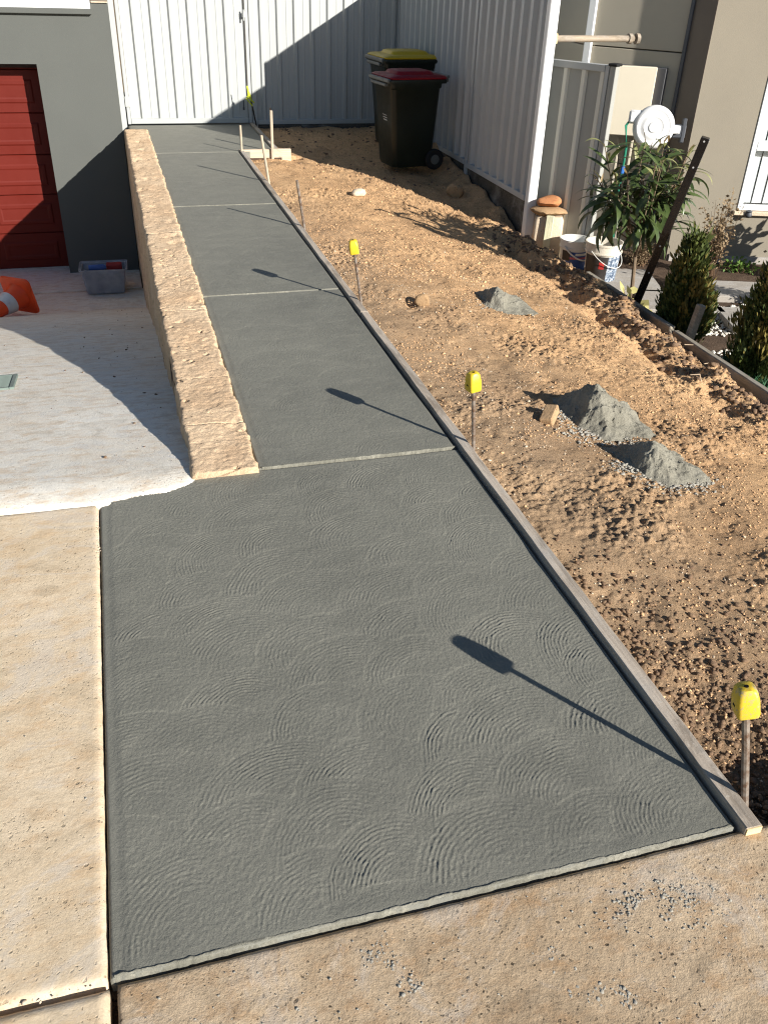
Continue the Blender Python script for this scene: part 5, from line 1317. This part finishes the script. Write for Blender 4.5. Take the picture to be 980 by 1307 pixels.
LY = [leaf_mesh('leaf', 0.15, 0.016, 0.8, 'leaf_young_sunlit'), leaf_mesh('leaf', 0.18, 0.018, 1.6, 'leaf_young_sunlit'), leaf_mesh('leaf', 0.10, 0.010, 0.2, 'leaf_bronze')]
cnt = 0
for k_, (a, mid, e, az) in enumerate(tops):
    high = e.z > 0.85
    for j in range(9):
        t = 0.35 + 0.65 * (j + rl.random() * 0.6) / 9
        p = mid.lerp(e, max(0, (t - 0.5) * 2)) if t > 0.5 else a.lerp(mid, t * 2)
        if (j >= 7 and high) or (j == 8 and k_ % 2): me = rl.choice(LY); el = rl.uniform(0.3, 1.3)  # paler leaves on high tips: young growth plus painted sunlight on the crown
        else: me = rl.choice(LM); el = rl.uniform(-0.2, 1.0) if t > 0.6 else rl.uniform(-0.9, 0.3)
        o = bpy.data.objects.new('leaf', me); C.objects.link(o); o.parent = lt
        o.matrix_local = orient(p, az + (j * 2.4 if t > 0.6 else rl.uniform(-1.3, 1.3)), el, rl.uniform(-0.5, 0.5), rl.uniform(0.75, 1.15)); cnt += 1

ex = MB()
for _ in range(75):
    a, mid, e, az = tops[rl.randrange(len(tops))]
    p = mid.lerp(e, rl.random()); me = rl.choice(LM if rl.random() < 0.8 else LY)
    Mx = orient(p, rl.uniform(0, 6.283), rl.uniform(-0.4, 1.0), rl.uniform(-0.5, 0.5), rl.uniform(0.7, 1.05))
    ex.add([Mx @ v.co for v in me.vertices], [tuple(f.vertices) for f in me.polygons])
o = ex.build('inner_leaves', 'leaf_dark', lt, 'all'); o['kind'] = 'stuff'
def conifer(label, loc, H, Rb, lean, seed, nspray=2600):
    t = thing('conifer', label, 'conifer', loc, 0, 'small conical conifers behind the garden edging')
    mb = MB(); mb.tube([(0, 0, -0.1), (lean[0] * 0.5, lean[1] * 0.5, H * 0.5), (lean[0], lean[1], H * 0.92)], [0.02, 0.014, 0.004], 7); mb.build('trunk', 'bark', t)
    q = random.Random(seed); cols = {'thuja': MB(), 'thuja_tip': MB()}
    # plume clumps
    plumes = []
    for k in range(130):
        z = H * (q.random() ** 1.25) * 0.9; f = z / H
        rad = Rb * (0.35 + 1.0 * min(1, f * 6)) / 1.35 * (1 - f) ** 0.72
        az = q.uniform(0, 6.283); rr = rad * q.uniform(0.55, 1.05)
        plumes.append((Vector((lean[0] * f + rr * math.cos(az), lean[1] * f + rr * math.sin(az), z)), az, q.uniform(0.7, 1.3)))
    per = nspray // len(plumes)
    for p, az, sz in plumes:
        out = Vector((math.cos(az), math.sin(az), 0))
        tipm = q.random() < 0.22
        for j in range(per):
            pt = p + Vector((q.gauss(0, 0.022), q.gauss(0, 0.022), q.gauss(0, 0.05) + 0.03)) * sz
            d = (out * q.uniform(0.1, 0.7) + Vector((q.uniform(-0.35, 0.35), q.uniform(-0.35, 0.35), 1.0))).normalized()
            s = d.cross(Vector((q.uniform(-1, 1), q.uniform(-1, 1), q.uniform(-0.3, 0.3)))).normalized()
            L = q.uniform(0.03, 0.065) * sz; w = q.uniform(0.006, 0.012)
            b = cols['thuja_tip' if (tipm or q.random() < 0.08) else 'thuja']
            b.add([pt, pt + d * L * 0.5 + s * w, pt + d * L, pt + d * L * 0.45 - s * w], [(0, 1, 2, 3)])
    cr = cols['thuja'].build('crown', 'thuja', t)
    cols['thuja_tip'].build('crown_tips', 'thuja_tip', cr)
    return t
conifer('dark green conical conifer beside the leaning black post', (3.76, 5.14, -0.50), 0.70, 0.195, (-0.02, 0.05), 5, 10500)
conifer('dark yellowish conical conifer at the right edge before the window', (3.93, 4.52, -0.52), 0.80, 0.21, (0.03, 0.0), 8, 11500)

def twiggy(name, label, loc, H, Rb, seed, n, leaf_mats, leaf_sz, dens, group=None, cat='shrub', up=0.7):
    t = thing(name, label, cat, loc, 0, group); q = random.Random(seed)
    st = MB(); lf = MB()
    for k in range(n):
        az = q.uniform(0, 6.283); tilt = q.uniform(0.05, up); L = H * q.uniform(0.6, 1.05)
        p = Vector((q.gauss(0, Rb * 0.12), q.gauss(0, Rb * 0.12), 0)); pts = [p]
        d = Vector((math.cos(az) * math.sin(tilt) * Rb * 2, math.sin(az) * math.sin(tilt) * Rb * 2, 1.0))
        for j in range(4):
            p = p + d * (L / 4) + Vector((q.gauss(0, 0.012), q.gauss(0, 0.012), 0)); pts.append(p)
        st.tube(pts, [0.005, 0.004, 0.003, 0.002, 0.001], 4)
        for j in range(dens):
            u = q.uniform(0.25, 1.0); i = min(3, int(u * 4)); b = pts[i].lerp(pts[i + 1], u * 4 - i)
            dd = Vector((q.gauss(0, 1), q.gauss(0, 1), q.gauss(0.3, 0.7))).normalized(); s = dd.cross(Vector((q.gauss(0, 1), q.gauss(0, 1), q.gauss(0, 1)))).normalized()
            b = b + dd * q.uniform(0, 0.04); Ls = leaf_sz * q.uniform(0.6, 1.4); w = Ls * q.uniform(0.22, 0.4)
            lf.add([b, b + dd * Ls * 0.5 + s * w, b + dd * Ls, b + dd * Ls * 0.5 - s * w], [(0, 1, 2, 3)])
    st.build('stems', 'twig', t)
    lf.build('foliage', leaf_mats, t)
    return t
twiggy('dry_shrub', 'dry brown twiggy shrub against the tan wall behind the first conifer', (4.98, 6.62, -0.57), 0.72, 0.24, 3, 22, 'dry_leaf', 0.030, 40, 'dry shrubs below the window')
twiggy('dry_shrub', 'dry brown leafy shrub at the right edge below the window', (5.05, 5.65, -0.57), 0.75, 0.28, 4, 22, 'dry_leaf', 0.032, 40, 'dry shrubs below the window')
twiggy('dark_shrub', 'low dark bushy shrub at the foot of the beige wall', (4.52, 7.05, -0.57), 0.22, 0.35, 6, 40, 'dry_leaf', 0.018, 30, None, 'shrub', 0.9)
twiggy('weed', 'low green weeds at the base of the tan wall', (5.35, 6.72, -0.57), 0.09, 0.5, 9, 20, 'weed', 0.035, 10, None, 'weed', 1.0)
twiggy('pale_plant', 'small yellow green plant at the foot of the leafy tree trunk', (3.70, 5.68, -0.56), 0.22, 0.4, 12, 9, 'pale_leaf', 0.09, 4, None, 'plant', 0.8)
twiggy('rose_bush', 'leafy bush just right of frame casting shadow on the tan wall', (5.96, 6.05, -0.57), 0.78, 0.17, 15, 13, 'leaf_dark', 0.10, 55, None, 'bush', 0.6)
q = random.Random(77); gg = MB()
for _ in range(2600):
    x = 3.56 + q.random() ** 1.5 * 0.5; y = q.uniform(3.2, 4.82); b = Vector((x, y, -0.565)); dd = Vector((q.gauss(0, 0.5), q.gauss(0, 0.5), 1)).normalized(); s = dd.cross(Vector((q.gauss(0, 1), q.gauss(0, 1), 0))).normalized()
    L = q.uniform(0.05, 0.14); gg.add([b, b + dd * L * 0.6 + s * 0.008, b + dd * L, b + dd * L * 0.6 - s * 0.008], [(0, 1, 2, 3)])
tag(gg.build('ground_cover', 'ground_green'), 'green ground cover below the conifers behind the edging', 'ground cover', None, 'stuff')
# pale roots sticking from the bank
rt_m = MB()
for (x, y) in ((3.30, 4.55), (3.33, 4.5), (3.28, 4.48), (3.25, 4.2), (3.1, 3.95)):
    z = dz1(x, y); a = q.uniform(0, 6.28)
    rt_m.tube([(x, y, z - 0.02), (x + 0.03 * math.cos(a), y + 0.03 * math.sin(a), z + 0.05), (x + 0.09 * math.cos(a), y + 0.09 * math.sin(a), z + q.uniform(0.03, 0.1))], [0.005, 0.004, 0.002], 5)
tag(rt_m.build('pale_roots', 'root_pale', None, True), 'pale broken roots poking from the loam bank', 'roots', None, 'stuff')
bpy.context.view_layer.update()
